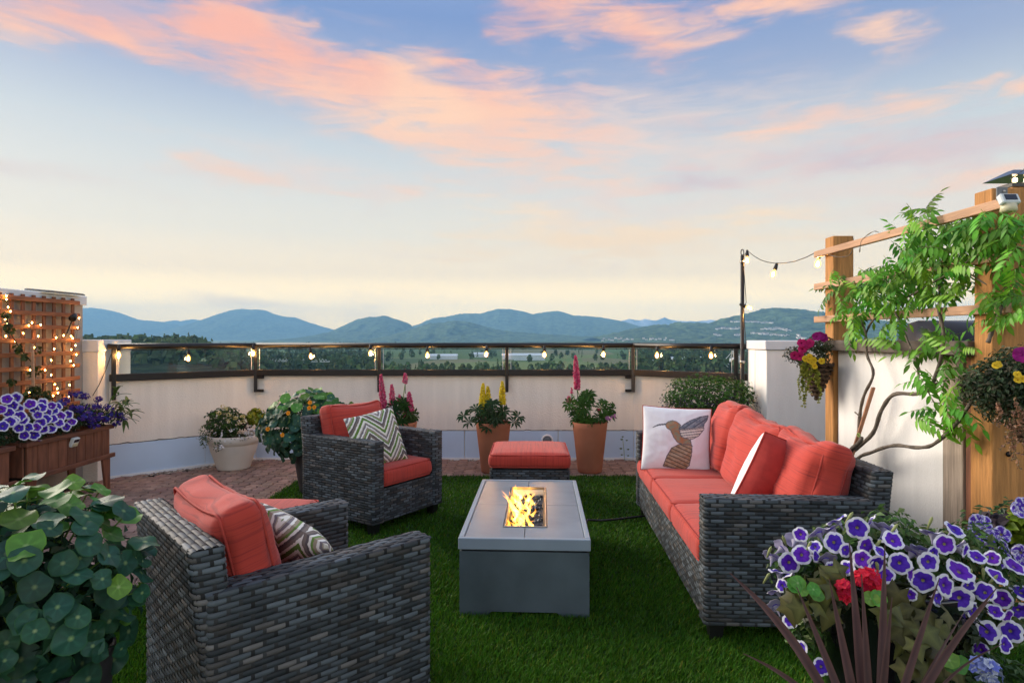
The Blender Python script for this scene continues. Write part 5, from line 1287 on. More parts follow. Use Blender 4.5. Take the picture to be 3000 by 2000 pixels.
# -- beige pot group
bp = P(685, 1380, 6.40); pot('plant_pot', 'wide beige pot with banded rim standing on the pavers', (bp.x, 6.40, 0), [(.10, 0), (.160, 0), (.163, .012), (.19, .10), (.222, .19), (.236, .25), (.236, .262), (.250, .268), (.252, .325), (.246, .345), (.232, .348), (.225, .30), (.20, .29)], 'beige_pot', soil_r=.22, soil_z=.32)
c = P(655, 1240, 6.35); r_ = plant('lantana', 'pale yellow lantana mounded in the beige pot', (c.x, 6.38, .32), 'flower')
fo_ = MB(); foliage(fo_, (c.x, 6.38, .47), (.20, .18, .17), 900, .045, [(.035, .085, .018), (.05, .12, .022), (.03, .07, .03)], .5); stuffed(r_, 'foliage', fo_)
for (x, y) in ((800, 540), (850, 510), (870, 550), (915, 575), (965, 562), (980, 595), (945, 610), (865, 595), (830, 495)):
    m = MB(); p = P(*cc2(x, y), 6.19); florets(m, p, (.022, .012, .018), 26, .013, [(.72, .62, .22), (.78, .72, .42)]); m.v = [v - r_.location for v in m.v]; m.build('flower_head', MAT['floret'], r_)
r_ = plant('bacopa', 'small white trailing flowers spilling over the beige pot rim', (c.x + .05, 6.2, .34), 'flower')
fo_ = MB(); foliage(fo_, (c.x + .05, 6.26, .345), (.29, .13, .07), 420, .022, [(.045, .09, .025), (.06, .11, .03)], .5)
for k in range(3): foliage(fo_, P(*cc2((790, 705, 700)[k], (770, 740, 660)[k]), 6.10), (.05, .04, .06), 60, .022, [(.05, .10, .03)])
stuffed(r_, 'foliage', fo_); fo_ = MB(); florets(fo_, (c.x + .07, 6.25, .36), (.27, .14, .07), 110, .017, [(.80, .80, .80)]); florets(fo_, P(*cc2(800, 778), 6.08), (.05, .03, .025), 26, .018, [(.82, .82, .82)]); florets(fo_, P(*cc2(1020, 670), 6.1), (.06, .03, .03), 26, .018, [(.82, .82, .82)]); stuffed(r_, 'florets', fo_, 'floret')
c = P(750, 1222, 6.5); r_ = plant('lime_foliage_plant', 'lime yellow leafy plant between beige pot and nasturtium', (c.x, 6.5, .33))
fo_ = MB(); foliage(fo_, c, (.10, .10, .10), 160, .065, [(.26, .30, .02), (.34, .34, .03), (.20, .28, .03)], .4, aspect=.7); foliage(fo_, c + Vector((-.10, 0, -.06)), (.07, .06, .09), 80, .03, [(.09, .03, .035)]); stuffed(r_, 'foliage', fo_)
# -- lupins in terracotta
def palmate(mb, p, nr, s, col):
    nr = Vector(nr).normalized(); x = nr.orthogonal().normalized(); y = nr.cross(x); n = 9; a0 = rnd.random() * 6
    for i in range(n):
        a = a0 + 2 * math.pi * i / n * .92; d = x * math.cos(a) + y * math.sin(a); w = nr.cross(d); b = rnd.uniform(.75, 1.25)
        mb.add([p, p + d * s * .6 + w * s * .13 + nr * s * .16, p + d * s - nr * s * .05, p + d * s * .6 - w * s * .13 + nr * s * .16], [(0, 1, 2), (0, 2, 3)], tuple(q * b for q in col))
def spike_mesh(h, r, cols, n, sparse=False):
    m = MB(); m.tube([(0, 0, -.10), (0, 0, h)], .004, 5, col=(.07, .12, .03))
    for i in range(n):
        t = (i + .5) / n; a = i * 2.39996; rr = r * (1 - t ** 3 * .75) * (.75 + .25 * min(1, t * 8)); z = h * t
        d = Vector((math.cos(a), math.sin(a), .25)); p = Vector((0, 0, z + rnd.uniform(-.004, .004))) + d * rr * rnd.uniform(.5, .8); c = rnd.choice(cols); b = rnd.uniform(.8, 1.2)
        q = MB(); blob_mesh(q, (0, 0, 0), .0115 * (1 - .45 * t), (1.5, .8, 1.0), 5, tuple(x * b for x in c), .15)
        M = Matrix.Translation(p) @ d.to_track_quat('X', 'Z').to_matrix().to_4x4(); m.add(q.v, q.f, q.c, M=M)
    return m
TP = pot_prof(.178, .122, .50, .02)
PINK = [(.72, .075, .20), (.80, .16, .28), (.74, .24, .34), (.62, .05, .16)]; YELL = [(.86, .66, .02), (.88, .74, .07), (.80, .56, .02)]
c5 = lambda x, y: (1250 + x / 3.136, 1000 + y / 3.136)
def lupin(label, u0, spikes, cols, leafcols, seed, dens=1.0, spread=.24, lz=.60):
    px = (u0 - 1500) / F_PX * 6.22; r_ = plant('lupin', label, (px, 6.22, .46), 'flower'); k = 0
    for (u, v0, v1, rad) in spikes:
        b, t = P(u, v1, 6.18), P(u, v0, 6.18); h = t.z - b.z; me = spike_mesh(h, rad, cols, int(120 * h / .25 * (rad / .026))).mesh('flower_spike', MAT['floret'], True); k += 1
        link('flower_spike', me, r_, loc=Vector((b.x, 6.18 + .03 * (k % 3 - 1), b.z)) - r_.location).rotation_euler = (rnd.uniform(-.08, .08), rnd.uniform(-.07, .07), 0)
        st = MB(); st.tube([(0, 0, 0), Vector((b.x, 6.18 + .03 * (k % 3 - 1), b.z)) - r_.location], .0045, 5); st.build('stem', MAT['stem'], r_, True)
    fo_ = MB()
    for _ in range(int(58 * dens)):
        d = Vector((rnd.gauss(0, 1), rnd.gauss(0, 1), rnd.gauss(0, .8))).normalized(); p = Vector((px + d.x * spread * rnd.uniform(.4, 1), 6.22 + d.y * .2, lz + d.z * .15)); 
        palmate(fo_, p, (d.x * .8 + rnd.gauss(0, .3), d.y * .6 - .6, .7 + rnd.gauss(0, .3)), rnd.uniform(.06, .105), rnd.choice(leafcols))
        fo_.tube([Vector((px, 6.22, .47)), p], .002, 3, col=(.08, .13, .03))
    stuffed(r_, 'leaves', fo_); return r_, px
for u0, lab in ((1170, 'terracotta pot half hidden behind the armchair back'), (1445, 'terracotta pot holding yellow lupins left of the ottoman'), (1728, 'terracotta pot holding one tall pink lupin right of the ottoman')):
    pot('terracotta_pot', lab, ((u0 - 1500) / F_PX * 6.22, 6.22, 0), TP, 'terracotta', 40, 'tall tapered terracotta pots', .155, .47)
G1, G2, G3 = (.04, .11, .022), (.055, .14, .03), (.03, .085, .03)
sp = [(*cc2(x, a), cc2(x, b)[1], r) for x, a, b, r in ((1938, 275, 525, .036), (1996, 345, 515, .034), (2090, 265, 335, .026), (2122, 395, 545, .040), (2046, 415, 475, .02), (2030, 505, 545, .016), (2084, 530, 570, .016))]
lupin('pink lupins rising behind the armchair back cushion', 1170, [(u, a, b, r) for u, a, b, r in sp], PINK, [G1, G3, (.07, .12, .03)], 1, .7, .15, .57)
sp = [(c5(x, a)[0], c5(x, a)[1], c5(x, b)[1], r) for x, a, b, r in ((508, 385, 625, .036), (568, 412, 590, .032), (697, 367, 575, .036))]
r_, px = lupin('three yellow lupin spikes in the terracotta pot', 1445, sp, YELL, [G3, (.06, .10, .05), (.035, .085, .03)], 2, .55, .15, .57)
fo_ = MB(); foliage(fo_, (px, 6.18, .55), (.17, .14, .06), 260, .022, [(.10, .05, .04), (.14, .06, .06), (.06, .08, .03)]); stuffed(r_, 'dry_sprigs', fo_)
lv = MB()
for (x, y, dx) in ((340, 680, -1), (390, 740, -.6), (560, 790, 0), (840, 690, 1), (800, 740, .7), (455, 620, -.4), (610, 570, .1), (700, 640, .2)):
    palmate(lv, P(*c5(x, y), 6.05), (dx * .5, -.5, .7), .095, G3)
stuffed(r_, 'drooping_leaves', lv)
sp = [(c5(x, a)[0], c5(x, a)[1], c5(x, b)[1], r) for x, a, b, r in ((1383, 132, 442, .036), (1310, 505, 565, .024), (1330, 425, 475, .010))]
r_, px = lupin('tall pink lupin above a mound of fingered leaves', 1728, sp, PINK, [G1, G2, (.07, .17, .03)], 3, .75, .25, .63)
fo_ = MB()
for (x, y, n) in ((1675, 702, 30), (1725, 685, 16)): florets(fo_, P(*c5(x, y), 6.02), (.03, .02, .02), n, .014, [(.50, .16, .45), (.60, .25, .5)])
florets(fo_, P(*c5(1577, 625), 6.02), (.02, .015, .015), 14, .014, [(.35, .03, .06)]); stuffed(r_, 'side_florets', fo_, 'floret')
# -- weed in the paver joint
w = P(1828, 1342, 6.83); r_ = plant('weed', 'single wiry weed growing against the white base panel', (w.x, 6.80, 0)); st = MB(); st.tube([(0, 0, 0), (-.005, 0, .10), (-.02, 0, .24)], .003, 4); st.build('stem', MAT['stem'], r_)
for (x, z, s) in ((-.03, .23, .035), (.02, .22, .03), (-.04, .13, .04), (.045, .12, .035), (-.03, .06, .03), (.05, .05, .03), (-.01, .26, .03)):
    m = MB(); m.add([(0, 0, 0), (s * .5, -.008, s * .28), (s, 0, .0), (s * .5, -.008, -s * .25)], [(0, 1, 2), (0, 2, 3)], (.06, .12, .03)); link('leaf', m.mesh('weed_leaf', MAT['leaf']), r_, loc=(x * .5, 0, z)).rotation_euler = (0, 0 if x > 0 else math.pi, 0)
# -- shrub behind the sofa
c = P(2080, 1170, 5.80); pot('plant_pot', 'pale ribbed tub below the purple-flowered bush', (c.x + .02, 5.85, 0), pot_prof(.27, .22, .62, .02, .012), 'shrub_pot', soil_r=.24, soil_z=.56)
r_ = plant('flowering_bush', 'dense round bush with tiny dusky purple flowers behind the sofa', (c.x + .02, 5.83, .57), 'bush')
fo_ = MB(); foliage(fo_, (c.x, 5.82, .80), (.42, .31, .21), 3000, .040, [(.045, .13, .018), (.065, .17, .022), (.03, .09, .018)], .55, .7)
foliage(fo_, (c.x, 5.82, .70), (.42, .32, .20), 1500, .026, [(.035, .035, .035), (.05, .03, .045), (.03, .05, .02)], .75)
for _ in range(26):
    a = rnd.uniform(-1, 1); foliage(fo_, (c.x + a * .40, 5.70 + rnd.uniform(-.1, .2), .86 + .12 * (1 - a * a) + rnd.uniform(0, .05)), (.022, .02, .035), 16, .014, [(.09, .06, .09), (.07, .05, .05)])
for _ in range(16): foliage(fo_, (c.x + rnd.choice((-1, 1)) * rnd.uniform(.36, .47), 5.75, rnd.uniform(.58, .85)), (.03, .03, .03), 16, .016, [(.05, .035, .04), (.06, .05, .06)])
stuffed(r_, 'foliage', fo_); fo_ = MB(); florets(fo_, (c.x, 5.80, .70), (.44, .33, .21), 700, .012, [(.045, .035, .085), (.07, .045, .10), (.05, .03, .045)], .95); stuffed(r_, 'florets', fo_, 'floret')
# -- left planter plants
XP = -3.60
r_ = plant('petunia', 'mound of purple petunias with white rims in the near half of the planter', (XP, 4.62, .56), 'flower')
fo_ = MB()
for yy in (4.45, 4.6, 4.8, 4.98): foliage(fo_, (-3.72, yy, .66), (.14, .15, .11), 260, .035, [(.03, .075, .025), (.045, .10, .03), (.02, .05, .02)])
stuffed(r_, 'foliage', fo_)
for i, (x, y) in enumerate(((50, 890), (110, 882), (130, 960), (62, 985), (20, 1080), (8, 962), (95, 1042), (135, 1095), (172, 1146), (195, 1088), (215, 925), (268, 1002), (292, 948), (285, 1056), (322, 1030), (254, 1090), (306, 1102), (360, 1100), (370, 1030), (376, 970), (362, 938), (416, 1056), (480, 1000), (466, 1086), (240, 1142), (508, 1052), (160, 1040), (70, 1050), (330, 985), (245, 960), (425, 1010), (300, 915), (90, 935), (140, 1010), (400, 945))):
    px_ = -3.56 - .10 * max(0, (1040 - y) / 200)
    flower(r_, PUR[1 + i % 5], PX(*c1(x, y), px_), (.65 + rnd.uniform(-.3, .3), -.62 + rnd.uniform(-.3, .3), .38 + rnd.uniform(-.2, .25)), rnd.uniform(.036, .045))
m = MB(); p = PX(*c1(262, 1185), XP + .01); flower(r_, PUR[0], p, (.3, -.2, -.9), .03, 'wilted_flower')
r_ = plant('verbena', 'dark violet verbena filling the planter end by the pier', (-3.72, 5.3, .56), 'flower')
fo_ = MB()
for yy, zz in ((5.08, .66), (5.22, .70), (5.38, .68), (5.50, .64)): foliage(fo_, (-3.71, yy, zz), (.16, .13, .10), 380, .03, [(.025, .06, .02), (.04, .085, .022), (.018, .04, .02)])
stuffed(r_, 'foliage', fo_)
for (x, y, s) in ((560, 855, 1.2), (600, 870, 1), (520, 850, 1), (690, 890, .9), (430, 920, 1), (460, 900, .9), (560, 960, 1.1), (640, 945, 1.2), (690, 935, 1), (770, 945, 1.2), (800, 985, .8), (620, 1000, 1.2), (690, 1010, 1.3), (740, 1030, 1), (660, 1070, 1.1), (840, 1000, .9), (825, 1060, .9), (780, 1010, 1), (580, 1020, .8), (520, 950, .9), (870, 1030, .8), (640, 1035, 1)):
    m = MB(); florets(m, PX(*c1(x, y), -3.56 - .10 * max(0, (1000 - y) / 130)), (.034 * s, .034 * s, .024 * s), 28, .021, [(.045, .03, .26), (.075, .03, .30), (.10, .035, .26), (.06, .06, .36)]); m.v = [v - r_.location for v in m.v]; m.build('flower_head', MAT['floret'], r_)
LN = [mesh_of('lance') for _ in range(2)]
r_ = plant('leafy_sprig', 'arching narrow-leaved sprigs leaning over the planter end', (-3.66, 5.48, .57))
for (x, y) in ((830, 830), (860, 900), (900, 930), (930, 990), (850, 960), (880, 1040)):
    p = PX(*c1(x, y), -3.55); base = r_.location + Vector((0, 0, .02)); st = MB(); st.tube([base - r_.location, (base.lerp(p, .6) + Vector((0, 0, .05))) - r_.location, p - r_.location], [.005, .004, .002], 5); st.build('stem', MAT['stem'], r_)
    for k in range(7):
        d = Vector((rnd.uniform(-.3, 1), rnd.uniform(-.6, .6), rnd.uniform(-.1, .7))).normalized(); z = d.cross(Vector((0, 0, 1))).cross(d).normalized(); x_ = d.cross(z)
        M = Matrix((x_, d, z)).transposed().to_4x4() @ Matrix.Diagonal((.10, .13, .13, 1)); M.translation = base.lerp(p, .65 + .35 * k / 6) - r_.location; link('leaf', LN[k % 2], r_, M=M)
r_ = plant('climbing_vine', 'sparse dark-leaved climber in front of the lattice bottom', (-3.86, 4.7, .57))
fo_ = MB()
for (x, y, rr, n) in ((250, 830, .05, 40), (230, 700, .05, 26), (290, 880, .07, 60), (60, 390, .05, 26), (130, 530, .05, 20), (85, 775, .04, 16), (170, 600, .04, 14), (265, 690, .05, 20), (40, 300, .04, 16), (210, 860, .06, 40), (270, 540, .04, 10), (330, 870, .05, 26)): foliage(fo_, PX(*c1(x, y), -3.90), (rr * .5, rr, rr), n, .04, [(.035, .06, .018), (.06, .09, .025), (.10, .13, .03)], .3, aspect=.75)
st = [PX(*c1(x, y), -3.93) for x, y in ((250, 900), (240, 760), (265, 680), (200, 600), (140, 530), (70, 420), (45, 300))]; fo_.tube(st, .004, 4, col=(.06, .05, .025)); stuffed(r_, 'foliage', fo_)

# -- hanging baskets
def half_basket(label, loc, r, h, group):
    t = thing('hanging_basket', label, 'basket', loc, 0, group); m = MB()
    for i in range(9):
        tt = i / 8; rr = r * (1 - tt) ** .75 + .006; zz = -h * tt
        pts = [(rr * math.cos(a), rr * math.sin(a), zz + .008 * math.sin(9 * a + i * 3.1)) for a in np.linspace(0, 2 * math.pi, 26)[:-1]]
        m2 = MB(); g = .7 + .7 * rnd.random(); m2.tube(pts, .011, 5, closed=True, col=(g, g, g)); m2.build('cane_ring', MAT['basket'], t, True)
    m = MB(); m.lathe([(.004, -h - .005), (r * .45, -h * .66), (r * .78, -h * .33), (r * .94, 0)], 20, col=(.5, .5, .5)); m.build('liner', MAT['basket'], t, True); return t
kb = P(2385, 1075, 4.38); half_basket('cone wicker basket hung left of the far trellis post', (2.17, 4.38, 1.16), .10, .24, 'cone wicker baskets on the trellis posts')
R5 = lambda x, y: (2050 + x / 3.1356, 700 + y / 3.1356)
r_ = plant('basket_flowers', 'magenta and yellow flowers with lime trailers in the far hanging basket', (2.13, 4.36, 1.16), 'flower')
fo_ = MB(); foliage(fo_, P(*R5(1030, 1060), 4.34), (.13, .12, .11), 900, .026, [(.05, .075, .03), (.08, .085, .045), (.035, .06, .025)], .5); foliage(fo_, P(*R5(1090, 960), 4.36), (.10, .10, .07), 340, .024, [(.05, .075, .03), (.09, .085, .05)], .5); foliage(fo_, P(*R5(850, 1060), 4.34), (.06, .06, .06), 160, .022, [(.05, .07, .04), (.10, .09, .07)]); stuffed(r_, 'foliage', fo_)
for (x, y) in ((1110, 890), (1075, 895), (1140, 905), (990, 970), (935, 955), (945, 1010), (870, 1070), (920, 1075), (1010, 955)): flower(r_, MAG[0 if x < 1040 else 1], P(*R5(x, y), 4.22), (rnd.uniform(-.6, .1), -1, rnd.uniform(0, .5)), .030)
for (x, y) in ((970, 1100), (1010, 1080), (1050, 1110), (1030, 1130), (1120, 1120), (1055, 1165), (1000, 1110)): flower(r_, YEL[0], P(*R5(x, y), 4.20), (rnd.uniform(-.4, .2), -1, .2), .022)
def trailer(root, p, L, n, cols, sz=.016, sway=.02):
    m = MB(); q = Vector(p); pts = [q.copy()]; dx = rnd.uniform(-sway, sway)
    for i in range(n):
        q = q + Vector((dx + rnd.gauss(0, .006), rnd.gauss(0, .004), -L / n)); pts.append(q.copy()); foliage(m, q, (.009, .009, .006), 5, sz * (1 - .35 * i / n), cols, .4, .2, .85)
    m.tube(pts, .0012, 3, col=(.1, .12, .03)); m.v = [v - root.location for v in m.v]; o = m.build('trailing_stem', MAT['leaf'], root); return o
for (x, y, L) in ((945, 1110, .32), (965, 1120, .26), (1000, 1130, .30), (930, 1150, .2), (1050, 1160, .24), (1075, 1180, .24), (985, 1120, .16), (1040, 1190, .14), (955, 1130, .2)): trailer(r_, P(*R5(x, y), 4.22), L, 16, [(.26, .28, .03), (.32, .32, .04), (.20, .25, .03)], .022, .003)
half_basket('cone wicker basket fixed to the near trellis post', (2.27, 2.74, 1.12), .11, .22, 'cone wicker baskets on the trellis posts')
c6 = lambda x, y: (2750 + x / 3.92, 1000 + y / 3.92)
r_ = plant('basket_flowers', 'bushy basket plant with yellow blooms and dry trailers on the near post', (2.11, 2.68, 1.10), 'flower')
fo_ = MB(); 
for (x, y, rr, n) in ((620, 480, .12, 900), (520, 560, .10, 600), (760, 400, .11, 700), (880, 260, .10, 600), (720, 700, .11, 600), (430, 520, .06, 240), (960, 480, .10, 500), (960, 640, .09, 400), (1060, 350, .12, 500)): foliage(fo_, P(*c6(x, y), 2.66), (rr, rr, rr * .9), n, .024, [(.045, .085, .03), (.07, .10, .045), (.03, .06, .022), (.12, .11, .065)], .4)
stuffed(r_, 'foliage', fo_)
for (x, y) in ((660, 275), (690, 262), (905, 380), (910, 440), (960, 430), (985, 440)): flower(r_, YEL[0], P(*c6(x, y), 2.50), (rnd.uniform(-.5, .1), -1, .5), .015)
for (x, y) in ((950, 150), (985, 160)): flower(r_, MAG[1], P(*c6(x, y), 2.52), (-.3, -1, .3), .032)
for (x, y, L) in ((890, 620, .24), (930, 740, .22), (760, 880, .20), (850, 780, .16), (980, 760, .2), (700, 690, .1)): trailer(r_, P(*c6(x, y), 2.52), L, 16, [(.34, .16, .09), (.40, .22, .14), (.22, .14, .07)], .015, .003)
# -- wisteria
vr = PX(*c2(560, 950), 2.16); wv_ = thing('wisteria_vine', 'leafy green wisteria climbing the timber trellis', 'vine', (1.97, 4.15, 0)); wo_ = -Vector((1.97, 4.15, 0))
def branch(pts, X, r0, r1, base=None):
    p = [PX(*c2(x, y), X + .012 * math.sin(i * 2.1)) for i, (x, y) in enumerate(pts)]
    if base is not None: p = [base] + p
    full = []
    for i in range(len(p) - 1):
        a, b, c_, d = p[max(0, i - 1)], p[i], p[i + 1], p[min(len(p) - 1, i + 2)]
        for k in range(5):
            t = k / 5; full.append(.5 * ((2 * b) + (c_ - a) * t + (2 * a - 5 * b + 4 * c_ - d) * t * t + (3 * b - a - 3 * c_ + d) * t ** 3))
    full.append(p[-1]); n = len(full); m = MB(); m.tube([q + wo_ for q in full], [r0 + (r1 - r0) * i / (n - 1) + .0012 * math.sin(i * 1.7) for i in range(n)], 7); m.build('branch', MAT['bark'], wv_, True)
b0 = Vector((1.97, 4.15, 0.0)); b1 = PX(*c2(530, 1020), 2.08)
branch([(530, 1020), (580, 900), (650, 830), (660, 800)], 2.15, .019, .012, b0)
branch([(635, 860), (650, 640), (680, 500), (745, 350), (700, 215), (690, 60), (640, -60)], 2.20, .011, .006)
branch([(610, 890), (740, 770), (800, 610), (890, 495), (1050, 490), (1150, 440), (1225, 220), (1240, 60), (1200, -120)], 2.19, .013, .008)
branch([(590, 990), (740, 900), (890, 855), (1060, 870), (1180, 840), (1340, 690), (1440, 540)], 2.16, .011, .009, Vector((1.99, 4.12, .1)))
branch([(1060, 480), (1060, 320), (1000, 150), (940, 0), (900, -80)], 2.20, .006, .005); branch([(650, 650), (615, 620)], 2.20, .006, .004); branch([(1170, 420), (1260, 395), (1340, 385)], 2.17, .003, .002)
branch([(1130, 470), (1180, 560), (1260, 590)], 2.17, .003, .002); branch([(1350, 660), (1310, 560), (1280, 480)], 2.14, .004, .002); branch([(1555, 130), (1580, 60), (1620, -40), (1660, -140)], 2.24, .010, .007)
dz = lambda x, y: c2((2350 + x / 2.85 - 2250) * 2.412, (500 + y / 2.85 - 950) * 2.412); DB = lambda L: [((2350 + x / 2.85 - 2250) * 2.412, (500 + y / 2.85 - 950) * 2.412) for x, y in L]
branch(DB([(540, 1500), (530, 1380), (600, 1240), (800, 1100), (980, 1000), (1150, 900), (1330, 800), (1500, 640)]), 2.22, .007, .004); branch(DB([(1160, 1300), (1150, 1100), (1140, 900), (1100, 660), (1290, 680)]), 2.23, .007, .004)
branch(DB([(480, 680), (500, 580), (590, 510), (640, 515)]), 2.24, .003, .002); branch(DB([(160, 660), (200, 690), (300, 720), (400, 700), (430, 600), (420, 550)]), 2.25, .003, .002); branch(DB([(800, 1220), (860, 1380), (910, 1480), (1000, 1700)]), 2.2, .005, .004); branch(DB([(1330, 780), (1400, 860), (1540, 950)]), 2.2, .005, .003)
def compound(npair, L, droop):
    m = MB(); V = []
    pts = []
    for i in range(npair + 2):
        t = i / (npair + 1); pts.append(Vector((0, L * (t - .12 * t * t), L * (.10 * t - droop * t * t))))
    m.tube(pts, [.0016 * (1 - .6 * i / (npair + 1)) for i in range(npair + 2)], 4, col=(.16, .22, .04))
    def leaflet(p, d, n, s, col):
        w = n.cross(d).normalized(); b = rnd.uniform(.85, 1.15); c_ = tuple(x * b for x in col)
        V = [p, p + d * s * .30 + w * s * .17 + n * s * .03, p + d * s * .62 + w * s * .16 - n * s * .05, p + d * s - n * s * .22, p + d * s * .62 - w * s * .16 - n * s * .05, p + d * s * .30 - w * s * .17 + n * s * .03, p + d * s * .5 - n * s * .035]
        m.add(V, [(0, 1, 6), (1, 2, 6), (2, 3, 6), (3, 4, 6), (4, 5, 6), (5, 0, 6)], [c_] * 6 + [tuple(x * 1.25 for x in c_)])
    for i in range(1, npair + 1):
        p = pts[i]; d0 = (pts[i + 1] - pts[i - 1]).normalized(); n = Vector((1, 0, 0)).cross(d0); s = L * .34 * (1 - .18 * abs(i / npair - .45) * 2)
        for sg in (-1, 1):
            d = (Vector((sg, 0, 0)) * .75 + d0 * .45 - Vector((0, 0, 1)) * .55 + Vector((rnd.gauss(0, .10), rnd.gauss(0, .10), rnd.gauss(0, .12)))).normalized(); leaflet(p, d, (n + Vector((sg * .3, 0, .2))).normalized(), s, (.125, .335, .022))
    leaflet(pts[-1], (pts[-1] - pts[-2]).normalized(), n, L * .32, (.15, .36, .025)); return m.mesh('compound_leaf', MAT['leaf_r'], True)
CL = [compound(5, .17, .35), compound(6, .20, .5), compound(5, .16, .3), compound(6, .19, .75)]
XL = MB()
blobs = [(980, 350, 80), (1060, 330, 60), (960, 430, 60), (870, 520, 70), (960, 620, 110), (1080, 520, 110), (1230, 480, 110), (1380, 470, 110), (1500, 420, 120), (1650, 390, 110), (1750, 470, 110), (1820, 400, 60), (850, 700, 100), (720, 820, 110), (600, 870, 110), (480, 880, 95), (380, 900, 70), (280, 870, 65), (250, 990, 60),
         (350, 1050, 100), (500, 1040, 120), (640, 1000, 130), (800, 950, 130), (950, 860, 130), (1100, 780, 130), (1250, 860, 110), (1400, 640, 100), (1550, 600, 100), (1700, 560, 90), (330, 1150, 75), (450, 1220, 95), (400, 1320, 70), (580, 1170, 105), (700, 1120, 100), (820, 1080, 100), (760, 1250, 80), (680, 1330, 60), (700, 1450, 55),
         (1000, 1040, 90), (1180, 980, 80), (1280, 1040, 50), (1150, 1370, 90), (1020, 1460, 85), (1250, 1440, 85), (1380, 1460, 50), (1780, 690, 90), (1650, 790, 80), (1800, 820, 60), (1620, 1000, 90), (1750, 1020, 90), (1820, 1130, 60), (1540, 1080, 60), (1600, 1160, 55), (1120, 660, 100), (880, 800, 100), (1330, 560, 90)]
bl2 = [(1250, 290, 60), (1090, 375, 55), (1180, 385, 40), (1250, 510, 70), (1140, 590, 60), (1300, 640, 60), (1350, 600, 45), (1090, 660, 30), (1370, 400, 35), (1280, 700, 40)]
k = 0
def put(u, v, X):
    global k
    p = PX(u, v, X); d = Vector((rnd.uniform(-1, .35), rnd.uniform(-1, .5), rnd.uniform(-.55, .35))).normalized(); up = (Vector((-.45, -.35, 1)) + Vector((rnd.gauss(0, .25), rnd.gauss(0, .25), 0))).normalized()
    x_ = d.cross(up).normalized(); z = x_.cross(d); s = rnd.uniform(.75, 1.1)
    M = Matrix((x_, d, z)).transposed().to_4x4() @ Matrix.Diagonal((s, s, s, 1)); M.translation = p + wo_ - d * .06
    if k < 300: link('leaf', CL[k % 4], wv_, M=M)
    else:
        me = CL[k % 4]; b = rnd.uniform(.6, 1.2); XL.add([v.co.copy() for v in me.vertices], [tuple(q.vertices) for q in me.polygons], [tuple(b * z for z in a.color[:3]) for a in me.color_attributes['Col'].data], M=M)
    k += 1
for (x, y, rr) in blobs:
    for _ in range(max(2, int(round(rr * rr / 2300)))):
        a = rnd.random() * 6.28; q = rr * math.sqrt(rnd.random()) * .85; put(2350 + (x + q * math.cos(a)) / 2.85, 500 + (y + q * math.sin(a)) / 2.85, rnd.uniform(2.10, 2.36))
for (x, y, rr) in bl2:
    for _ in range(max(2, int(round(rr * rr / 1500)))):
        a = rnd.random() * 6.28; q = rr * math.sqrt(rnd.random()) * .7; put(2250 + (x + q * math.cos(a)) / 2.412, 950 + (y + q * math.sin(a)) / 2.412, rnd.uniform(2.10, 2.2))
for (x, y, rr) in blobs[3:]:
    for _ in range(max(1, int(round(rr * rr / 5400)))):
        a = rnd.random() * 6.28; q = rr * math.sqrt(rnd.random()) * .95; put(2350 + (x + q * math.cos(a)) / 2.85, 500 + (y + q * math.sin(a)) / 2.85, rnd.uniform(2.14, 2.42))
tag(XL.build('remaining_leaves', MAT['leaf'], wv_, True), kind='stuff')

# -- right foreground: black pot of petunias, geranium, sweet-potato vine, cordyline
c8 = lambda x, y: (2100 + x / 2.613, 1450 + y / 2.613)
pot('glazed_pot', 'tall glossy black pot under the white-rimmed petunias', (1.14, 1.86, 0), pot_prof(.20, .15, .64, .02, .012), 'gloss_pot', 44, soil_r=.18, soil_z=.60)
r_ = plant('petunia', 'large purple petunias with broad white rims spilling over the black pot', (1.15, 1.84, .62), 'flower')
fo_ = MB()
for (x, y, rr, n) in ((900, 480, .13, 420), (1150, 400, .13, 400), (1500, 480, .13, 420), (1800, 500, .13, 380), (2050, 700, .12, 380), (1300, 300, .10, 240), (1650, 600, .10, 240), (1950, 400, .10, 240), (650, 560, .10, 260), (2150, 950, .09, 240), (680, 1080, .06, 160), (720, 900, .06, 120), (1900, 1250, .10, 200)): foliage(fo_, P(*c8(x, y), 1.86), (rr, rr * .8, rr * .8), n, .03, [(.06, .14, .03), (.09, .19, .04), (.04, .09, .03), (.12, .17, .05)], .35)
stuffed(r_, 'foliage', fo_)
def pdep(x, y): return 1.60 + .22 * ((x - 1350) / 1000) ** 2 + .10 * max(0, (500 - y) / 400)
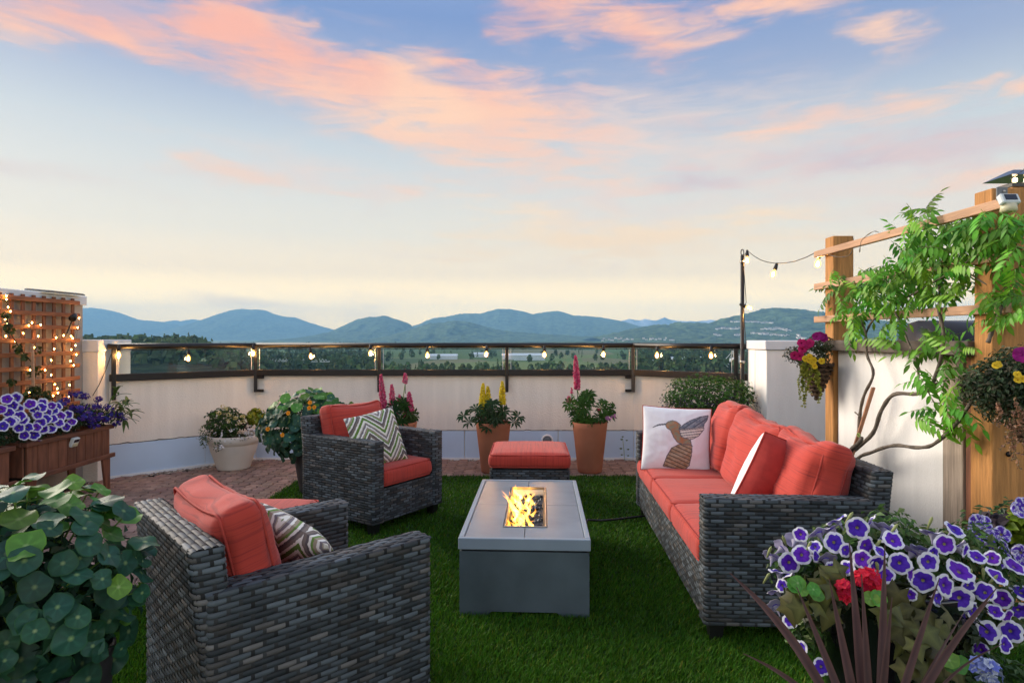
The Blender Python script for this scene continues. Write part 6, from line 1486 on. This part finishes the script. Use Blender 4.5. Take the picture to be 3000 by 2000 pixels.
FL = [(555, 515, 82, 0), (650, 455, 84, 0), (752, 395, 60, 2), (900, 360, 84, 0), (1075, 250, 86, 0), (1140, 385, 78, 1), (1115, 490, 80, 0), (1000, 555, 62, 2), (1225, 520, 78, 1), (1400, 520, 95, 0), (1350, 345, 82, 4), (1745, 375, 84, 0), (1620, 510, 90, 0), (1815, 262, 84, 4), (1580, 655, 105, 0), (1745, 690, 88, 0),
      (1860, 580, 108, 4), (1860, 790, 104, 0), (1925, 690, 66, 1), (2050, 740, 84, 2), (2140, 620, 92, 4), (2185, 790, 82, 2), (2070, 1045, 98, 0), (2250, 1040, 98, 0), (2205, 1140, 76, 1), (2130, 890, 76, 4), (2225, 920, 66, 1), (560, 960, 62, 2), (640, 1170, 66, 2), (800, 1312, 74, 0), (640, 300, 64, 2), (2280, 545, 96, 4), (985, 420, 62, 1), (1660, 440, 60, 1), (755, 465, 50, 1), (1290, 610, 70, 2), (1480, 600, 66, 1), (1250, 430, 66, 4), (1960, 880, 76, 1), (2310, 880, 84, 0), (1990, 470, 70, 4), (2110, 480, 66, 2), (870, 560, 64, 1), (2330, 740, 80, 4), (500, 690, 56, 2), (1480, 760, 60, 0), (2020, 1180, 66, 2), (1900, 420, 60, 1), (1690, 790, 66, 1)]
BK = [(920, 190), (1170, 215), (880, 255), (480, 590), (430, 470), (500, 410), (1650, 290), (1290, 255), (1310, 300), (465, 730), (455, 850), (780, 290), (1930, 980), (1500, 440), (600, 350), (1580, 420), (1830, 400), (830, 490), (560, 590)]
for i, (x, y, rr, tp) in enumerate(FL):
    d = pdep(x, y); nr = [(-.25, -1, .22), (.25, -1, .1), (-.75, -.6, .3), (0, -1, 0), (.1, -.62, .85)][tp]; nr = Vector(nr) + Vector((rnd.gauss(0, .12), 0, rnd.gauss(0, .12)))
    flower(r_, PUR[i % 5], P(*c8(x, y), d), nr + Vector((rnd.gauss(0, .16), 0, rnd.gauss(0, .16))), rr / 2.613 / F_PX * d * .93 * rnd.uniform(.88, 1.06))
for i, (x, y) in enumerate(BK):
    d = pdep(x, y) + .05; flower(r_, PUR[5], P(*c8(x, y), d), (rnd.uniform(-1, 1), rnd.uniform(.1, .7), rnd.uniform(.3, 1)), .031)
for (x, y) in ((400, 435), (520, 350), (1010, 175), (1350, 265), (1630, 215), (2050, 510), (1220, 385), (1230, 560), (2040, 600), (700, 400), (380, 635), (1940, 610), (2110, 650)):
    m = MB(); a = P(*c8(x, y), pdep(x, y)); q = Vector((rnd.uniform(-.5, .5), -.3, .8)).normalized(); m.tube([a - q * .02, a, a + q * .014, a + q * .022], [.002, .004, .0045, .001], 6, col=(.34, .38, .16)); m.v = [v - r_.location for v in m.v]; m.build('bud', MAT['petal'], r_, True)
r_ = plant('geranium', 'cluster of bright red geranium blossoms behind the purple blades', (1.02, 1.70, .64), 'flower')
for (x, y, rr, n) in ((1165, 640, .030, 44), (1110, 630, .018, 18), (1215, 670, .02, 18), (990, 690, .017, 18), (975, 770, .012, 10), (985, 735, .012, 10)):
    m = MB(); florets(m, P(*c8(x, y), 1.56), (rr, rr * .7, rr * .8), n, .021, [(.72, .010, .035), (.62, .008, .05), (.78, .03, .06)]); m.v = [v - r_.location for v in m.v]; m.build('flower_head', MAT['floret'], r_)
SWL = [mesh_of('sweet')]
r_ = plant('sweet_potato_vine', 'olive bronze lobed leaves trailing below the petunias', (1.06, 1.70, .62))
SW = [(650, 690), (640, 850), (560, 850), (770, 830), (860, 690), (1390, 880), (1360, 960), (1390, 740), (1600, 900), (1660, 960), (1520, 1130), (1700, 1080), (1500, 1250), (1600, 1300), (1700, 1350), (840, 770), (1750, 1280), (950, 620), (1450, 1320), (1480, 860), (1560, 780), (1350, 830), (1400, 1020), (1600, 1040), (1640, 1180), (1840, 1330), (1500, 980), (720, 720), (590, 780), (800, 650), (1280, 800), (1310, 900), (1580, 1380), (1420, 1140), (1720, 1200), (900, 560), (870, 900), (1760, 900), (1330, 640), (1690, 1000)]
fo_ = MB(); 
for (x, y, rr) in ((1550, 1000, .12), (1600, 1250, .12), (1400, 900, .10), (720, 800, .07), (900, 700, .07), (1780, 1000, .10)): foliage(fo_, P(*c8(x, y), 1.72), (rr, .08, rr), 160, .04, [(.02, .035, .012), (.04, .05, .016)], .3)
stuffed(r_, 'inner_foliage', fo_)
for (x, y) in SW: link('leaf', SWL[0], r_, M=frame(P(*c8(x, y), 1.55 + rnd.uniform(0, .08)) - r_.location, (rnd.uniform(-.8, .7), -.8, rnd.uniform(.1, 1.0)), math.pi + rnd.uniform(-.9, .9), rnd.uniform(.045, .066)))
r_ = plant('lime_foliage_plant', 'bright lime leaves low beside the red geranium', (.95, 1.62, .62))
for (x, y) in ((620, 670), (640, 720), (740, 720), (760, 750), (1180, 790), (1240, 790), (1780, 1260), (1800, 1300), (1850, 1290), (590, 690)):
    link('leaf', mesh_of('nasty') if x == 620 else NL[7], r_, M=frame(P(*c8(x, y), 1.53) - r_.location, (rnd.uniform(-.3, .3), -.8, .6), rnd.random() * 6, rnd.uniform(.016, .024)))
r_ = plant('verbena', 'speckled violet and white blossoms at the picture edge behind the petunias', (1.86, 2.15, .60), 'flower')
fo_ = MB()
for (x, y, rr) in ((2100, 330, .12), (2250, 400, .12), (2330, 250, .10), (2250, 550, .1)): foliage(fo_, P(*c8(x, y), 2.14), (rr, .1, rr), 300, .03, [(.05, .11, .03), (.08, .15, .035), (.03, .06, .03)], .3)
foliage(fo_, P(*c8(2300, 230), 2.05), (.05, .05, .05), 60, .05, [(.22, .34, .02), (.28, .38, .03)], .3, aspect=.8); foliage(fo_, P(*c8(2140, 190), 2.08), (.05, .04, .03), 30, .045, [(.045, .03, .04)], .3, aspect=.8); stuffed(r_, 'foliage', fo_)
for (x, y) in ((1985, 205), (2040, 215), (1980, 280), (2030, 300), (2060, 265), (2110, 330), (2120, 420), (2160, 400), (2140, 500), (2190, 490), (2330, 440), (2320, 110), (2345, 75), (2340, 480), (2180, 300), (2100, 400)): flower(r_, STAR[0], P(*c8(x, y), 2.0), (rnd.uniform(-.5, .2), -1, rnd.uniform(0, .5)), .027)
r_ = plant('verbena', 'small sky blue and white flower head low at the right edge', (1.42, 1.62, .2), 'flower')
for (x, y, n) in ((2040, 1290, 22), (2090, 1330, 20), (2020, 1330, 12), (2120, 1370, 12)):
    m = MB(); florets(m, P(*c8(x, y), 1.55), (.024, .015, .02), n, .020, [(.60, .66, .82), (.16, .20, .62), (.30, .36, .74)]); m.v = [v - r_.location for v in m.v]; m.build('flower_head', MAT['floret'], r_)
fo_ = MB(); foliage(fo_, P(*c8(2150, 1420), 1.62), (.10, .08, .06), 260, .03, [(.04, .09, .025), (.06, .12, .03)], .3); fo_.tube([r_.location - Vector((0, 0, .2)), P(*c8(2080, 1400), 1.58)], .006, 5, col=(.08, .13, .04)); stuffed(r_, 'foliage', fo_)
# cordyline
pot('plant_pot', 'dark round pot of the spiky purple plant below the frame', (.80, 1.36, 0), pot_prof(.15, .11, .42), 'dark_pot', soil_r=.13, soil_z=.40)
r_ = plant('cordyline', 'spiky plant with long maroon sword leaves in the right foreground', (.80, 1.36, .40))
def blade(tip, y, w, side, sag):
    b = Vector((.80 + side * .02, 1.36 + rnd.uniform(-.015, .015), .40)); t = P(*c8(*tip), y); n = 12; V, F, K = [], [], []; ax = (t - b).normalized(); view = Vector((0, -1, .12)); wv2 = ax.cross(view).normalized(); nr = wv2.cross(ax).normalized()
    for i in range(n + 1):
        s = i / n; p = b.lerp(t, s) + Vector((0, 0, sag * math.sin(math.pi * s))); ww = w * (.55 + .9 * s - 1.45 * s * s + .0) * (1 if s < .97 else .3) + .0008
        ww = max(.0008, .78 * w * min(1, .5 + 1.2 * s) * (1 - s ** 2.6)); g = .8 + .4 * rnd.random() * .4
        V += [p - wv2 * ww, p - nr * ww * .35, p + wv2 * ww]; c = (.085 * g, .050 * g, .056 * g) if i % 3 else (.095 * g, .060 * g, .064 * g); e = (.16 * g, .085 * g, .080 * g); K += [e, c, e]
    for i in range(n): F += [(3 * i, 3 * i + 1, 3 * i + 4, 3 * i + 3), (3 * i + 1, 3 * i + 2, 3 * i + 5, 3 * i + 4)]
    m = MB(); m.add([v - r_.location for v in V], F, K); m.build('blade', MAT['cordyline'], r_, True)
for (tip, y, w, sd, sag) in (((95, 590), 1.30, .0155, -1, .05), ((205, 700), 1.42, .012, -1, .045), ((610, 700), 1.30, .013, -.8, .01), ((860, 640), 1.28, .0155, -.5, 0), ((1013, 350), 1.30, .0165, -.2, 0), ((1108, 600), 1.24, .013, 0, 0), ((1287, 370), 1.30, .0165, .3, 0), ((1342, 780), 1.24, .014, .5, 0), ((1705, 630), 1.30, .014, .8, .01), ((2150, 700), 1.30, .015, 1, .03), ((2090, 800), 1.36, .013, 1, .035), ((205, 1210), 1.20, .010, -1, .04), ((2200, 1130), 1.28, .006, 1, .05), ((1890, 900), 1.4, .008, .8, .02)): blade(tip, y, w, sd, sag)
